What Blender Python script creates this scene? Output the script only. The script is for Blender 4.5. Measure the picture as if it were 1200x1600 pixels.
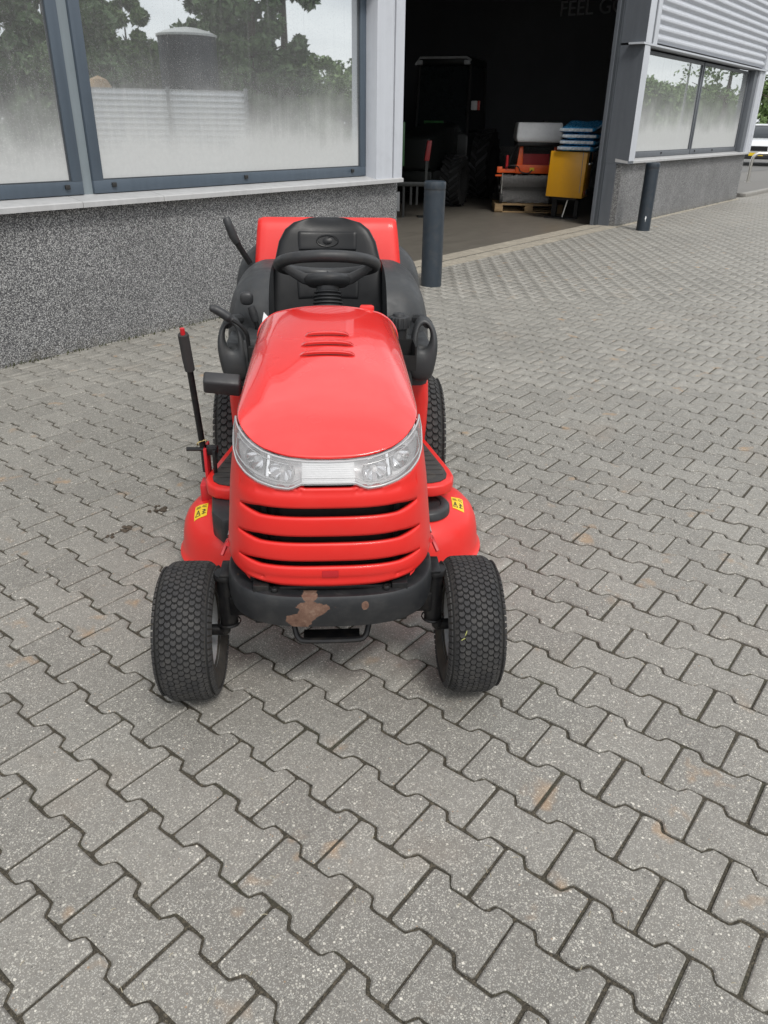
import bpy, bmesh, math, random
import numpy as np
from mathutils import Vector, Matrix, noise as mnoise

random.seed(7); rng = np.random.default_rng(7)
for o in list(bpy.data.objects): bpy.data.objects.remove(o)
scene = bpy.context.scene
COL = scene.collection
R = math.radians

# ------------------------------------------------------------------ camera
CAM_H, PITCH, YAW, ROLL, FPX = 1.4206, R(26.894), R(37.405), R(-0.878), 1202.3
cam_d = bpy.data.cameras.new('camera'); cam = bpy.data.objects.new('camera', cam_d); COL.objects.link(cam)
Fh = Vector((math.cos(YAW), math.sin(YAW), 0)); Rh = Vector((math.sin(YAW), -math.cos(YAW), 0)); Uz = Vector((0, 0, 1))
c_fwd = math.cos(PITCH)*Fh - math.sin(PITCH)*Uz
c_up = math.sin(PITCH)*Fh + math.cos(PITCH)*Uz
rx = math.cos(ROLL)*Rh + math.sin(ROLL)*c_up*-1
ux = math.cos(ROLL)*c_up + math.sin(ROLL)*Rh
m = Matrix((rx, ux, -c_fwd)).transposed().to_4x4(); m.translation = Vector((0, 0, CAM_H))
cam.matrix_world = m
cam_d.sensor_fit = 'VERTICAL'; cam_d.sensor_height = 24.0; cam_d.sensor_width = 18.0
cam_d.lens = FPX/1600*24.0
cam_d.clip_start = 0.05; cam_d.clip_end = 2000
scene.camera = cam
scene.render.resolution_x = 768; scene.render.resolution_y = 1024

# ------------------------------------------------------------------ world, sun, exposure
SUN_EL, SUN_AZ = R(52), R(-118)          # direction towards the sun, azimuth measured from +X
world = bpy.data.worlds.new('World'); scene.world = world; world.use_nodes = True
wn = world.node_tree.nodes; wl = world.node_tree.links
wn.clear()
w_out = wn.new('ShaderNodeOutputWorld'); w_bg = wn.new('ShaderNodeBackground')
w_sky = wn.new('ShaderNodeTexSky'); w_sky.sky_type = 'NISHITA'; w_sky.sun_disc = False
w_sky.sun_elevation = SUN_EL; w_sky.sun_rotation = math.pi/2 - SUN_AZ
w_sky.air_density = 1.0; w_sky.dust_density = 3.0
w_co = wn.new('ShaderNodeTexCoord'); w_map = wn.new('ShaderNodeMapping'); w_map.inputs['Scale'].default_value = (1, 1, 2.6)
w_n = wn.new('ShaderNodeTexNoise'); w_n.inputs['Scale'].default_value = 2.3; w_n.inputs['Detail'].default_value = 7; w_n.inputs['Roughness'].default_value = .55
w_r = wn.new('ShaderNodeValToRGB')
w_r.color_ramp.elements[0].position = .30; w_r.color_ramp.elements[0].color = (4.9, 5.2, 5.6, 1)
w_r.color_ramp.elements[1].position = .70; w_r.color_ramp.elements[1].color = (9.8, 9.9, 9.9, 1)
w_mix = wn.new('ShaderNodeMixRGB'); w_mix.inputs[0].default_value = .88
wl.new(w_co.outputs['Generated'], w_map.inputs[0]); wl.new(w_map.outputs[0], w_n.inputs[0]); wl.new(w_n.outputs[0], w_r.inputs[0])
wl.new(w_sky.outputs[0], w_mix.inputs[1]); wl.new(w_r.outputs[0], w_mix.inputs[2])
wl.new(w_mix.outputs[0], w_bg.inputs[0]); w_bg.inputs[1].default_value = .10
wl.new(w_bg.outputs[0], w_out.inputs[0])
sun_d = bpy.data.lights.new('sun', 'SUN'); sun_d.energy = 1.5; sun_d.angle = R(16); sun_d.color = (1, .97, .92)
sun = bpy.data.objects.new('sun', sun_d); COL.objects.link(sun)
sd = Vector((math.cos(SUN_EL)*math.cos(SUN_AZ), math.cos(SUN_EL)*math.sin(SUN_AZ), math.sin(SUN_EL)))
sun.rotation_euler = (-sd).to_track_quat('-Z', 'Y').to_euler(); sun.location = (0, -6, 12)
vs = scene.view_settings; vs.view_transform = 'Standard'; vs.look = 'None'; vs.exposure = 0.63; vs.gamma = 1.0; vs.use_curve_mapping = False
scene.render.engine = 'CYCLES'
scene.cycles.max_bounces = 8; scene.cycles.transparent_max_bounces = 12

# ------------------------------------------------------------------ materials
class NT:
    def __init__(s, name):
        s.m = bpy.data.materials.new(name); s.m.use_nodes = True; s.t = s.m.node_tree; s.n = s.t.nodes; s.l = s.t.links
        s.b = s.n['Principled BSDF']; s.out = s.n['Material Output']
    def node(s, typ, **kw):
        nd = s.n.new(typ)
        for k, v in kw.items():
            if k.startswith('i_'):
                key = k[2:].replace('_', ' ')
                nd.inputs[int(key) if key.isdigit() else key].default_value = v
            else: setattr(nd, k, v)
        return nd
    def link(s, a, b): s.l.new(a, b)
    def ramp(s, src, stops):
        r = s.node('ShaderNodeValToRGB'); e = r.color_ramp.elements
        while len(e) < len(stops): e.new(.5)
        for i, (p, c) in enumerate(stops):
            e[i].position = p; e[i].color = (c, c, c, 1) if not isinstance(c, (tuple, list)) else (*c, 1)
        s.link(src, r.inputs[0]); return r.outputs[0]
    def mix(s, fac, a, b, mode='MIX'):
        x = s.node('ShaderNodeMixRGB', blend_type=mode)
        for k, v in ((0, fac), (1, a), (2, b)):
            if hasattr(v, 'is_output'): s.link(v, x.inputs[k])
            elif isinstance(v, (tuple, list)): x.inputs[k].default_value = (*v, 1)
            else: x.inputs[k].default_value = v if k == 0 else (v, v, v, 1)
        return x.outputs[0]
    def math(s, op, a, b=0.0, clamp=False):
        x = s.node('ShaderNodeMath', operation=op, use_clamp=clamp)
        for k, v in ((0, a), (1, b)):
            if hasattr(v, 'is_output'): s.link(v, x.inputs[k])
            else: x.inputs[k].default_value = v
        return x.outputs[0]
    def noise(s, vec, scale, detail=4, rough=.55):
        x = s.node('ShaderNodeTexNoise'); x.inputs['Scale'].default_value = scale; x.inputs['Detail'].default_value = detail; x.inputs['Roughness'].default_value = rough
        if vec is not None: s.link(vec, x.inputs['Vector'])
        return x.outputs[0]
    def voro(s, vec, scale, feature='F1', out=0):
        x = s.node('ShaderNodeTexVoronoi', feature=feature); x.inputs['Scale'].default_value = scale
        s.link(vec, x.inputs['Vector']); return x.outputs[out]
    def obj(s): return s.node('ShaderNodeTexCoord').outputs['Object']
    def pos(s): return s.node('ShaderNodeNewGeometry').outputs['Position']
    def sep(s, v):
        x = s.node('ShaderNodeSeparateXYZ'); s.link(v, x.inputs[0]); return x.outputs
    def mapv(s, v, scale):
        x = s.node('ShaderNodeMapping'); x.inputs['Scale'].default_value = scale; s.link(v, x.inputs[0]); return x.outputs[0]
    def bump(s, h, strength=.3, dist=.002):
        x = s.node('ShaderNodeBump'); x.inputs['Strength'].default_value = strength; x.inputs['Distance'].default_value = dist
        s.link(h, x.inputs['Height']); s.link(x.outputs[0], s.b.inputs['Normal'])
    def set(s, **kw):
        for k, v in kw.items():
            i = s.b.inputs[k.replace('_', ' ')]
            if hasattr(v, 'is_output'): s.link(v, i)
            elif isinstance(v, tuple) and len(v) == 3: i.default_value = (*v, 1)
            else: i.default_value = v
        return s

def plain(name, col, rough=.5, metal=0., coat=0., var=.12, vscale=9., bump=0., bscale=300., dirt=0., rvar=.1, coord='obj', spec=.5):
    n = NT(name); v = n.obj() if coord == 'obj' else n.pos()
    nz = n.noise(v, vscale, 5)
    f = n.ramp(nz, [(.25, 1-var), (.75, 1+var)])
    c = n.mix(1.0, col, f, 'MULTIPLY')
    if dirt:
        d = n.ramp(n.noise(v, vscale*2.7, 7, .65), [(.48, 0.), (.72, dirt)])
        c = n.mix(d, c, (.16, .135, .105))
    n.set(Base_Color=c, Metallic=metal, Coat_Weight=coat, Coat_Roughness=.06)
    n.b.inputs['Specular IOR Level'].default_value = spec
    n.set(Roughness=n.ramp(n.noise(v, vscale*3.1, 4), [(.3, max(0, rough-rvar)), (.7, min(1, rough+rvar))]))
    if bump: n.bump(n.noise(v, bscale, 3), bump, .002)
    return n.m

MAT = {}
def red_paint(name, rough, coat, col):
    n = NT(name); v = n.obj()
    c = n.mix(n.ramp(n.noise(v, 6, 4), [(.35, 0.), (.7, .35)]), col, tuple(x*.86 for x in col))
    dust = n.ramp(n.noise(v, 9, 8, .6), [(.50, 0.), (.85, .06)])
    c = n.mix(dust, c, (.62, .25, .20))
    n.set(Base_Color=c, Roughness=n.ramp(n.noise(v, 5, 3), [(.3, rough-.03), (.7, rough+.06)]), Coat_Weight=coat, Coat_Roughness=.03)
    return n.m
MAT['red'] = red_paint('red_gloss_paint', .24, 1.0, (.72, .019, .0145))
MAT['red_matte'] = red_paint('red_body_plastic', .42, .15, (.72, .021, .016))
MAT['red_dark'] = red_paint('red_steel_paint', .45, .1, (.5, .014, .02))
MAT['black_plastic'] = plain('black_moulded_plastic', (.024, .025, .027), .46, var=.2, dirt=.10, bump=.12, bscale=700)
MAT['grey_plastic'] = plain('charcoal_moulded_plastic', (.030, .032, .034), .50, var=.15, dirt=.08, bump=.15, bscale=800)
MAT['vinyl'] = plain('black_seat_vinyl', (.006, .0065, .0075), .38, var=.15, bump=.12, bscale=500, rvar=.06, spec=.32)
MAT['black_steel'] = plain('black_painted_steel', (.008, .008, .009), .42, var=.3, dirt=.10, vscale=14, spec=.35)
MAT['dark_void'] = plain('near_black', (.006, .006, .006), .8)
MAT['steel'] = plain('bare_steel', (.5, .5, .49), .32, metal=1., var=.2)
MAT['stainless'] = plain('brushed_stainless', (.58, .56, .52), .36, metal=1., var=.03, rvar=.02)
MAT['rim'] = plain('silver_rim_paint', (.33, .34, .35), .42, metal=.35, var=.15, dirt=.35)
MAT['chrome'] = plain('chrome_reflector', (.82, .82, .83), .09, metal=1., var=.05, rvar=.03)
MAT['lamp_grey'] = plain('lamp_housing', (.46, .46, .47), .3, var=.06)
MAT['lamp_silver'] = plain('lamp_silver_housing', (.90, .90, .91), .26, metal=.15, var=.06)
MAT['lamp_white'] = plain('lamp_white_insert', (.93, .93, .94), .25, var=.02)
MAT['foam'] = plain('grey_foam_grip', (.035, .033, .033), .9, var=.2, bump=.4, bscale=900)
MAT['rubber_mat'] = plain('rubber_mat', (.035, .034, .033), .75, var=.25, dirt=.3, bump=.4, bscale=420)
MAT['sticker'] = plain('yellow_label', (.78, .55, .015), .45, var=.08, dirt=.15, vscale=60)
MAT['ink'] = plain('black_label_print', (.02, .02, .02), .5)
MAT['brass'] = plain('yellow_cable_tie', (.62, .5, .2), .5)
MAT['paper'] = plain('white_paper_tag', (.75, .76, .77), .7)

def rubber():
    n = NT('tyre_rubber'); v = n.obj()
    d = n.ramp(n.noise(v, 22, 7, .65), [(.42, 0.), (.75, .55)])
    c = n.mix(d, (.024, .024, .025), (.085, .080, .072))
    n.set(Base_Color=c, Roughness=.78); n.bump(n.noise(v, 380, 3), .25, .001); return n.m
MAT['rubber'] = rubber()
MAT['rubber_groove'] = plain('tread_groove', (.009, .009, .009), .9)
def rubber_side():
    n = NT('tyre_sidewall'); v = n.obj()
    d = n.ramp(n.noise(v, 13, 7, .65), [(.40, .05), (.72, .75)])
    c = n.mix(d, (.018, .018, .018), (.075, .062, .045))
    n.set(Base_Color=c, Roughness=.85); n.bump(n.noise(v, 300, 3), .2, .001); return n.m
MAT['rubber_side'] = rubber_side()

def bumper_mat():
    n = NT('chipped_black_bumper_paint'); v = n.obj(); s = n.sep(v)
    w = n.node('ShaderNodeMixRGB', blend_type='ADD'); w.inputs[0].default_value = 1
    nn = n.node('ShaderNodeTexNoise'); nn.inputs['Scale'].default_value = 38; nn.inputs['Detail'].default_value = 5; n.link(v, nn.inputs['Vector'])
    def blob(cx, cz, ax, az, amp):
        dx = n.math('DIVIDE', n.math('SUBTRACT', s[0], cx), ax); dz = n.math('DIVIDE', n.math('SUBTRACT', s[2], cz), az)
        r = n.math('ADD', n.math('MULTIPLY', dx, dx), n.math('MULTIPLY', dz, dz))
        r = n.math('ADD', r, n.math('MULTIPLY', n.math('SUBTRACT', nn.outputs[0], .5), amp))
        return n.math('LESS_THAN', r, 1.0)
    mk = n.math('MAXIMUM', blob(-.078, .327, .029, .024, 2.6), blob(-.044, .362, .036, .022, 2.6))
    mk = n.math('MAXIMUM', mk, blob(-.062, .345, .024, .022, 2.4))
    mk = n.math('MAXIMUM', mk, blob(-.050, .40, .020, .018, 1.6))
    mk = n.math('MAXIMUM', mk, blob(.083, .368, .0085, .011, 2.2))
    mk = n.math('MAXIMUM', mk, n.math('GREATER_THAN', n.noise(v, 58, 4, .5), .745))
    rust = n.ramp(n.noise(v, 60, 6, .7), [(.3, (.085, .042, .028)), (.55, (.14, .078, .053)), (.75, (.22, .145, .105))])
    grime = n.ramp(n.noise(v, 18, 7, .65), [(.45, 0.), (.8, .55)])
    base = n.mix(grime, (.014, .015, .017), (.055, .054, .052))
    scr = n.ramp(n.noise(n.mapv(v, (3, 3, 60)), 4, 4, .6), [(.66, 0.), (.72, .35)]); base = n.mix(scr, base, (.11, .105, .10))
    n.set(Base_Color=n.mix(mk, base, rust), Roughness=n.mix(mk, .42, .85)); n.bump(n.math('SUBTRACT', 1.0, mk), .35, .0008); return n.m
MAT['bumper'] = bumper_mat()

def clear_plastic():
    n = NT('clear_lamp_plastic'); n.n.remove(n.b)
    tr = n.node('ShaderNodeBsdfTransparent'); tr.inputs[0].default_value = (.96, .96, .96, 1)
    gl = n.node('ShaderNodeBsdfGlossy'); gl.inputs['Roughness'].default_value = .05
    df = n.node('ShaderNodeBsdfDiffuse'); df.inputs[0].default_value = (.93, .93, .93, 1)
    fr = n.node('ShaderNodeFresnel'); fr.inputs[0].default_value = 1.55
    m1 = n.node('ShaderNodeMixShader'); m2 = n.node('ShaderNodeMixShader')
    m1.inputs[0].default_value = .20; n.link(tr.outputs[0], m1.inputs[1]); n.link(df.outputs[0], m1.inputs[2])
    n.link(fr.outputs[0], m2.inputs[0]); n.link(m1.outputs[0], m2.inputs[1]); n.link(gl.outputs[0], m2.inputs[2])
    n.link(m2.outputs[0], n.out.inputs[0]); return n.m
MAT['clear'] = clear_plastic()
def frosted_rim():
    n = NT('frosted_lamp_edge'); n.set(Base_Color=(.42, .42, .425), Roughness=.2); return n.m
MAT['lens_edge'] = frosted_rim()

# ------------------------------------------------------------------ mesh helpers
class MB:
    def __init__(s): s.v = []; s.f = []
    def add(s, vs, fs, mat=None):
        o = len(s.v)
        if mat is not None: vs = [mat @ Vector(p) for p in vs]
        s.v += [tuple(p) for p in vs]; s.f += [tuple(i+o for i in f) for f in fs]; return s
    def box(s, a, b, mat=None):
        (x0, y0, z0), (x1, y1, z1) = a, b
        return s.add([(x0, y0, z0), (x1, y0, z0), (x1, y1, z0), (x0, y1, z0), (x0, y0, z1), (x1, y0, z1), (x1, y1, z1), (x0, y1, z1)],
                     [(0, 3, 2, 1), (4, 5, 6, 7), (0, 1, 5, 4), (1, 2, 6, 5), (2, 3, 7, 6), (3, 0, 4, 7)], mat)
    def prism(s, pts, z0, z1, mat=None):          # polygon in xy, ccw
        n = len(pts)
        vs = [(x, y, z0) for x, y in pts]+[(x, y, z1) for x, y in pts]
        fs = [tuple(range(n-1, -1, -1)), tuple(range(n, 2*n))]+[(i, (i+1) % n, n+(i+1) % n, n+i) for i in range(n)]
        return s.add(vs, fs, mat)
    def loft(s, rings, closed=True, cap=True, mat=None):
        n = len(rings[0]); vs = [p for r in rings for p in r]; fs = []
        for k in range(len(rings)-1):
            for i in range(n if closed else n-1):
                j = (i+1) % n; fs.append((k*n+i, k*n+j, (k+1)*n+j, (k+1)*n+i))
        if cap and closed:
            fs.append(tuple(range(n-1, -1, -1))); fs.append(tuple((len(rings)-1)*n+i for i in range(n)))
        return s.add(vs, fs, mat)
    def tube(s, pts, r, seg=10, cap=True, closed=False, flat=1.0):
        P = [Vector(p) for p in pts]; n = len(P); rr = r if isinstance(r, (list, tuple)) else [r]*n
        rings = []; up = Vector((0, 0, 1))
        t0 = (P[1]-P[0]).normalized()
        if abs(t0.dot(up)) > .95: up = Vector((0, 1, 0))
        nrm = (up - t0*up.dot(t0)).normalized()
        for i in range(n):
            if closed: t = (P[(i+1) % n]-P[i-1]).normalized()
            else: t = ((P[min(i+1, n-1)]-P[max(i-1, 0)])).normalized()
            nrm = (nrm - t*nrm.dot(t)).normalized(); bi = t.cross(nrm)
            rings.append([tuple(P[i]+rr[i]*(math.cos(2*math.pi*k/seg)*nrm+flat*math.sin(2*math.pi*k/seg)*bi)) for k in range(seg)])
        if closed: rings.append(rings[0])
        return s.loft(rings, True, cap and not closed)
    def cyl(s, a, b, r0, r1=None, seg=16):
        return s.tube([a, b], [r0, r0 if r1 is None else r1], seg)
    def lathe(s, prof, seg=32, mat=None, cap=False):  # prof: (r,z) about z
        rings = [[(r*math.cos(2*math.pi*k/seg), r*math.sin(2*math.pi*k/seg), z) for k in range(seg)] for r, z in prof]
        return s.loft(rings, True, cap, mat)
    def build(s, name, mat, parent=None, smooth=False, bevel=0, loc=None, angle=35, seg=2, weld=False):
        me = bpy.data.meshes.new(name); me.from_pydata(s.v, [], s.f); me.update()
        bm = bmesh.new(); bm.from_mesh(me)
        if weld: bmesh.ops.remove_doubles(bm, verts=bm.verts, dist=1e-5)
        bmesh.ops.recalc_face_normals(bm, faces=bm.faces)
        if bevel:
            es = [e for e in bm.edges if len(e.link_faces) == 2 and e.calc_face_angle(0) > R(25)]
            bmesh.ops.bevel(bm, geom=es, offset=bevel, segments=seg, affect='EDGES', profile=.5, clamp_overlap=True)
        bm.to_mesh(me); bm.free()
        return finish(name, me, mat, parent, smooth or bevel > 0, loc, angle)

def finish(name, me, mat, parent, smooth, loc=None, angle=35):
    me.materials.append(MAT[mat] if isinstance(mat, str) else mat)
    if smooth:
        me.polygons.foreach_set('use_smooth', [True]*len(me.polygons))
        try: me.set_sharp_from_angle(angle=R(angle))
        except Exception: pass
    o = bpy.data.objects.new(name, me); COL.objects.link(o)
    if parent: o.parent = parent
    if loc: o.location = loc
    return o
def grid_mesh(name, P, mat, parent=None, closed_u=False, smooth=True, solid=0, angle=50):
    nu, nv = len(P), len(P[0]); b = MB(); vs = [p for r in P for p in r]; fs = []
    for i in range(nu if closed_u else nu-1):
        for j in range(nv-1):
            a = (i+1) % nu; fs.append((i*nv+j, a*nv+j, a*nv+j+1, i*nv+j+1))
    b.add(vs, fs); o = b.build(name, mat, parent, smooth, angle=angle)
    if solid:
        md = o.modifiers.new('thick', 'SOLIDIFY'); md.thickness = solid; md.offset = -1
    return o
def empty(name, loc, rz=0, label=None, cat=None, group=None):
    o = bpy.data.objects.new(name, None); o.empty_display_size = .1; COL.objects.link(o); o.location = loc; o.rotation_euler = (0, 0, rz)
    if label: o['label'] = label
    if cat: o['category'] = cat
    if group: o['group'] = group
    return o
def tag(o, label, cat, group=None):
    o['label'] = label; o['category'] = cat
    if group: o['group'] = group
    return o
def struct(o): o['kind'] = 'structure'; return o
def stuff(o): o['kind'] = 'stuff'; return o
def catmull(pts, n=6):
    P = [Vector(p) for p in pts]; out = []
    for i in range(len(P)-1):
        p0, p1, p2, p3 = P[max(i-1, 0)], P[i], P[i+1], P[min(i+2, len(P)-1)]
        for k in range(n):
            t = k/n
            out.append(.5*((2*p1)+(p2-p0)*t+(2*p0-5*p1+4*p2-p3)*t*t+(3*p1-p0-3*p2+p3)*t**3))
    out.append(P[-1]); return out
def sg(x, e): return math.copysign(abs(x)**e, x)
def lerp(a, b, t): return a+(b-a)*t
def interp(x, xs, ys): return float(np.interp(x, xs, ys))
def superell(cx, cy, cz, ax, ay, az, e1=.6, e2=.6, nu=28, nv=16, zmin=-1):
    rings = []
    for j in range(nv+1):
        ph = lerp(math.asin(max(-1, zmin)), math.pi/2, j/nv)
        c, sn = sg(math.cos(ph), e1), sg(math.sin(ph), e1)
        c = max(c, 1e-3)
        rings.append([(cx+ax*c*sg(math.cos(2*math.pi*i/nu), e2), cy+ay*c*sg(math.sin(2*math.pi*i/nu), e2), cz+az*sn) for i in range(nu)])
    return rings

# ================================================================== GROUND
PA, PB, PX0, PY0 = .13912, .20, .75177, .69383       # paver row pitch, paver length, lattice phase
def paver_material():
    n = NT('grey_speckled_paver'); p = n.pos(); oi = n.node('ShaderNodeObjectInfo')
    at = n.node('ShaderNodeAttribute', attribute_name='tint')
    tint = n.math('ADD', n.math('MULTIPLY', oi.outputs['Random'], .22), n.math('MULTIPLY', at.outputs['Fac'], .26))
    base = n.mix(n.noise(p, 55, 6, .7), (.150, .142, .126), (.245, .233, .210))
    big = n.ramp(n.noise(p, .55, 4, .6), [(.3, .86), (.7, 1.12)])
    base = n.mix(1.0, base, big, 'MULTIPLY')
    base = n.mix(1.0, base, n.math('ADD', tint, .87), 'MULTIPLY')
    # pale aggregate chips in three sizes
    def chips(scale, thr, size, col, fac):
        global base_
        vx = n.node('ShaderNodeTexVoronoi', feature='F1', distance='MANHATTAN'); vx.inputs['Scale'].default_value = scale; n.link(p, vx.inputs['Vector'])
        sx = n.sep(vx.outputs['Color'])
        rsz = n.math('MULTIPLY', sx[1], size)
        inside = n.math('LESS_THAN', vx.outputs['Distance'], rsz)
        pick = n.math('GREATER_THAN', sx[0], thr)
        c = n.mix(sx[2], col, tuple(x*.72 for x in col))
        return n.math('MULTIPLY', n.math('MULTIPLY', inside, pick), fac), c
    for a in ((255, .32, .80, (.50, .48, .42), .78), (460, .35, .9, (.47, .46, .42), .75), (150, .78, .62, (.68, .65, .57), .85), (210, .84, .6, (.05, .048, .045), .7), (120, .96, .38, (.42, .26, .14), .7)):
        fq, c = chips(*a); base = n.mix(fq, base, c)
    # rust stains and oil spots
    st = n.math('MULTIPLY', n.ramp(n.noise(p, 6.5, 3, .55), [(.635, 0.), (.74, .60)]), n.ramp(n.noise(p, 1.1, 2), [(.40, 0.), (.54, 1.)]))
    base = n.mix(st, base, (.40, .24, .11))
    st2 = n.ramp(n.noise(p, 2.3, 4, .6), [(.58, 0.), (.75, .22)])
    base = n.mix(st2, base, (.26, .20, .145))
    ol = n.ramp(n.noise(p, 5.3, 5, .6), [(.25, .6), (.31, 0.)])
    base = n.mix(ol, base, (.06, .057, .055))
    grime = n.ramp(n.noise(p, 9, 7, .7), [(.5, 0.), (.8, .28)])
    base = n.mix(grime, base, (.10, .092, .078))
    n.set(Base_Color=base, Roughness=n.ramp(n.noise(p, 40, 5), [(.3, .56), (.7, .78)]))
    n.bump(n.noise(p, 420, 4, .7), .55, .0015); return n.m
MAT['paver'] = paver_material()
def joint_material():
    n = NT('joint_sand_and_moss'); p = n.pos()
    c = n.mix(n.noise(p, 8, 6, .7), (.030, .027, .020), (.075, .065, .047))
    c = n.mix(n.ramp(n.noise(p, 130, 6, .75), [(.50, 0.), (.62, .75)]), c, (.16, .135, .095))
    c = n.mix(n.ramp(n.noise(p, 330, 4, .7), [(.60, 0.), (.68, .8)]), c, (.30, .27, .21))
    c = n.mix(n.ramp(n.noise(p, 90, 5, .7), [(.34, .8), (.42, 0.)]), c, (.016, .014, .011))
    c = n.mix(n.ramp(n.noise(p, 5, 4), [(.56, 0.), (.7, .4)]), c, (.04, .05, .022))
    n.set(Base_Color=c, Roughness=.95); n.bump(n.noise(p, 200, 6, .7), 1.0, .006); return n.m
MAT['joint'] = joint_material()
def far_paving():
    n = NT('far_paving'); p = n.pos()
    c = n.mix(n.noise(p, 12, 6, .7), (.11, .105, .097), (.19, .182, .168)); n.set(Base_Color=c, Roughness=.85); return n.m
MAT['farpave'] = far_paving()
def asphalt():
    n = NT('pale_asphalt'); p = n.pos()
    c = n.mix(n.noise(p, 30, 7, .7), (.10, .098, .094), (.16, .157, .15)); n.set(Base_Color=c, Roughness=.9); return n.m
MAT['asphalt'] = asphalt()

gnd = MB(); gnd.add([(-400, -400, -.014), (400, -400, -.014), (400, 400, -.014), (-400, 400, -.014)], [(0, 1, 2, 3)])
ground = struct(gnd.build('ground', 'farpave'))

b = MB(); b.add([(-2.5, -14, -.0065), (23, -14, -.0065), (23, 5.2, -.0065), (-2.5, 5.2, -.0065)], [(0, 1, 2, 3)])
paving = struct(b.build('paving', 'joint'))

# H-shaped concrete paver outline
G = .0034
def half_outline():
    a, w = PA/2, .0125
    return [(-.0962, a+w-G-.0075), (-.0935, a+w-G-.0030), (-.075, a+w-G), (-.0605, a+w-G-.0005), (-.0555, a+w*.55-G), (-.0470, a-w*.55-G), (-.0425, a-w+.0008-G), (-.025, a-w-G),
            (.025, a-w-G), (.0425, a-w+.0008-G), (.0470, a-w*.55-G), (.0555, a+w*.55-G), (.0605, a+w-G-.0005), (.075, a+w-G), (.0935, a+w-G-.0030), (.0962, a+w-G-.0075)]
HO = half_outline()
OUT = np.array([(x, y) for y, x in HO]+[(-x, y) for y, x in reversed(HO)])      # ccw
NO = len(OUT)
def inset(poly, d):
    e = np.roll(poly, -1, 0)-poly; nrm = np.stack([-e[:, 1], e[:, 0]], 1)/np.linalg.norm(e, axis=1)[:, None]
    v = nrm+np.roll(nrm, 1, 0); v /= np.linalg.norm(v, axis=1)[:, None]
    return poly+v*d
INS = inset(OUT, .0038)
PV = np.concatenate([np.c_[INS, np.zeros(NO)], np.c_[OUT, np.full(NO, -.0034)], np.c_[OUT, np.full(NO, -.02)]])
PF = [tuple(range(NO))]+[(NO+i, NO+(i+1) % NO, (i+1) % NO, i) for i in range(NO)]+[(2*NO+i, 2*NO+(i+1) % NO, NO+(i+1) % NO, NO+i) for i in range(NO)]
# few-sided version for the far field
LOI = [0, 2, 3, 6, 9, 12, 13, 15, 16, 18, 19, 22, 25, 28, 29, 31]
OUT2 = OUT[LOI]; INS2 = inset(OUT2, .0045); N2 = len(OUT2)
PV2 = np.concatenate([np.c_[INS2, np.zeros(N2)], np.c_[OUT2, np.full(N2, -.008)]])
PF2 = [tuple(range(N2))]+[(N2+i, N2+(i+1) % N2, (i+1) % N2, i) for i in range(N2)]

def project(P):
    v = np.asarray(P, float)-np.array([0, 0, CAM_H]); z = v@np.array(c_fwd)
    return 600+v@np.array(rx)/z*FPX, 800-v@np.array(ux)/z*FPX, z
BANG, BOY = .01583, 4.767                    # the facade stands 0.9 degrees off the paving grid
cells = []
for i in range(-25, 165):
    X = PX0+i*PA
    for j in range(-75, 24):
        Y = PY0+(j+.5*(i % 2)+.5)*PB
        if Y > BOY+BANG*X+.085: continue
        px, py, z = project((X, Y, 0))
        if z < .15 or not (-420 < px < 1560 and py < 2050): continue
        cells.append((X, Y, px, py, z))
cells.sort(key=lambda c: c[4])
def hides(c):                               # under the lawn tractor
    return 262 < c[2] < 760 and 560 < c[3] < 1060
vis = [c for c in cells if -60 < c[2] < 1260 and c[3] < 1680 and not hides(c)][:300]
visset = set((c[0], c[1]) for c in vis)
variants = []
for k in range(6):
    me = bpy.data.meshes.new('paver'); r2 = np.random.default_rng(50+k)
    pv = PV.copy(); jit = r2.normal(0, .0007, (NO, 2)); pv[:NO, :2] += jit; pv[NO:2*NO, :2] += jit; pv[2*NO:, :2] += jit
    pv[:NO, 2] += r2.normal(0, .0003, NO)
    me.from_pydata(pv.tolist(), [], PF); me.update(); me.materials.append(MAT['paver'])
    variants.append(me)
for c in vis:
    o = bpy.data.objects.new('paver', random.choice(variants)); COL.objects.link(o); o.parent = paving
    o.location = (c[0]+random.gauss(0, .0007), c[1]+random.gauss(0, .0007), random.uniform(-.0018, .0012))
    o.rotation_euler = (random.gauss(0, .006), random.gauss(0, .006), random.gauss(0, .004)+(math.pi if random.random() < .5 else 0))
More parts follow.
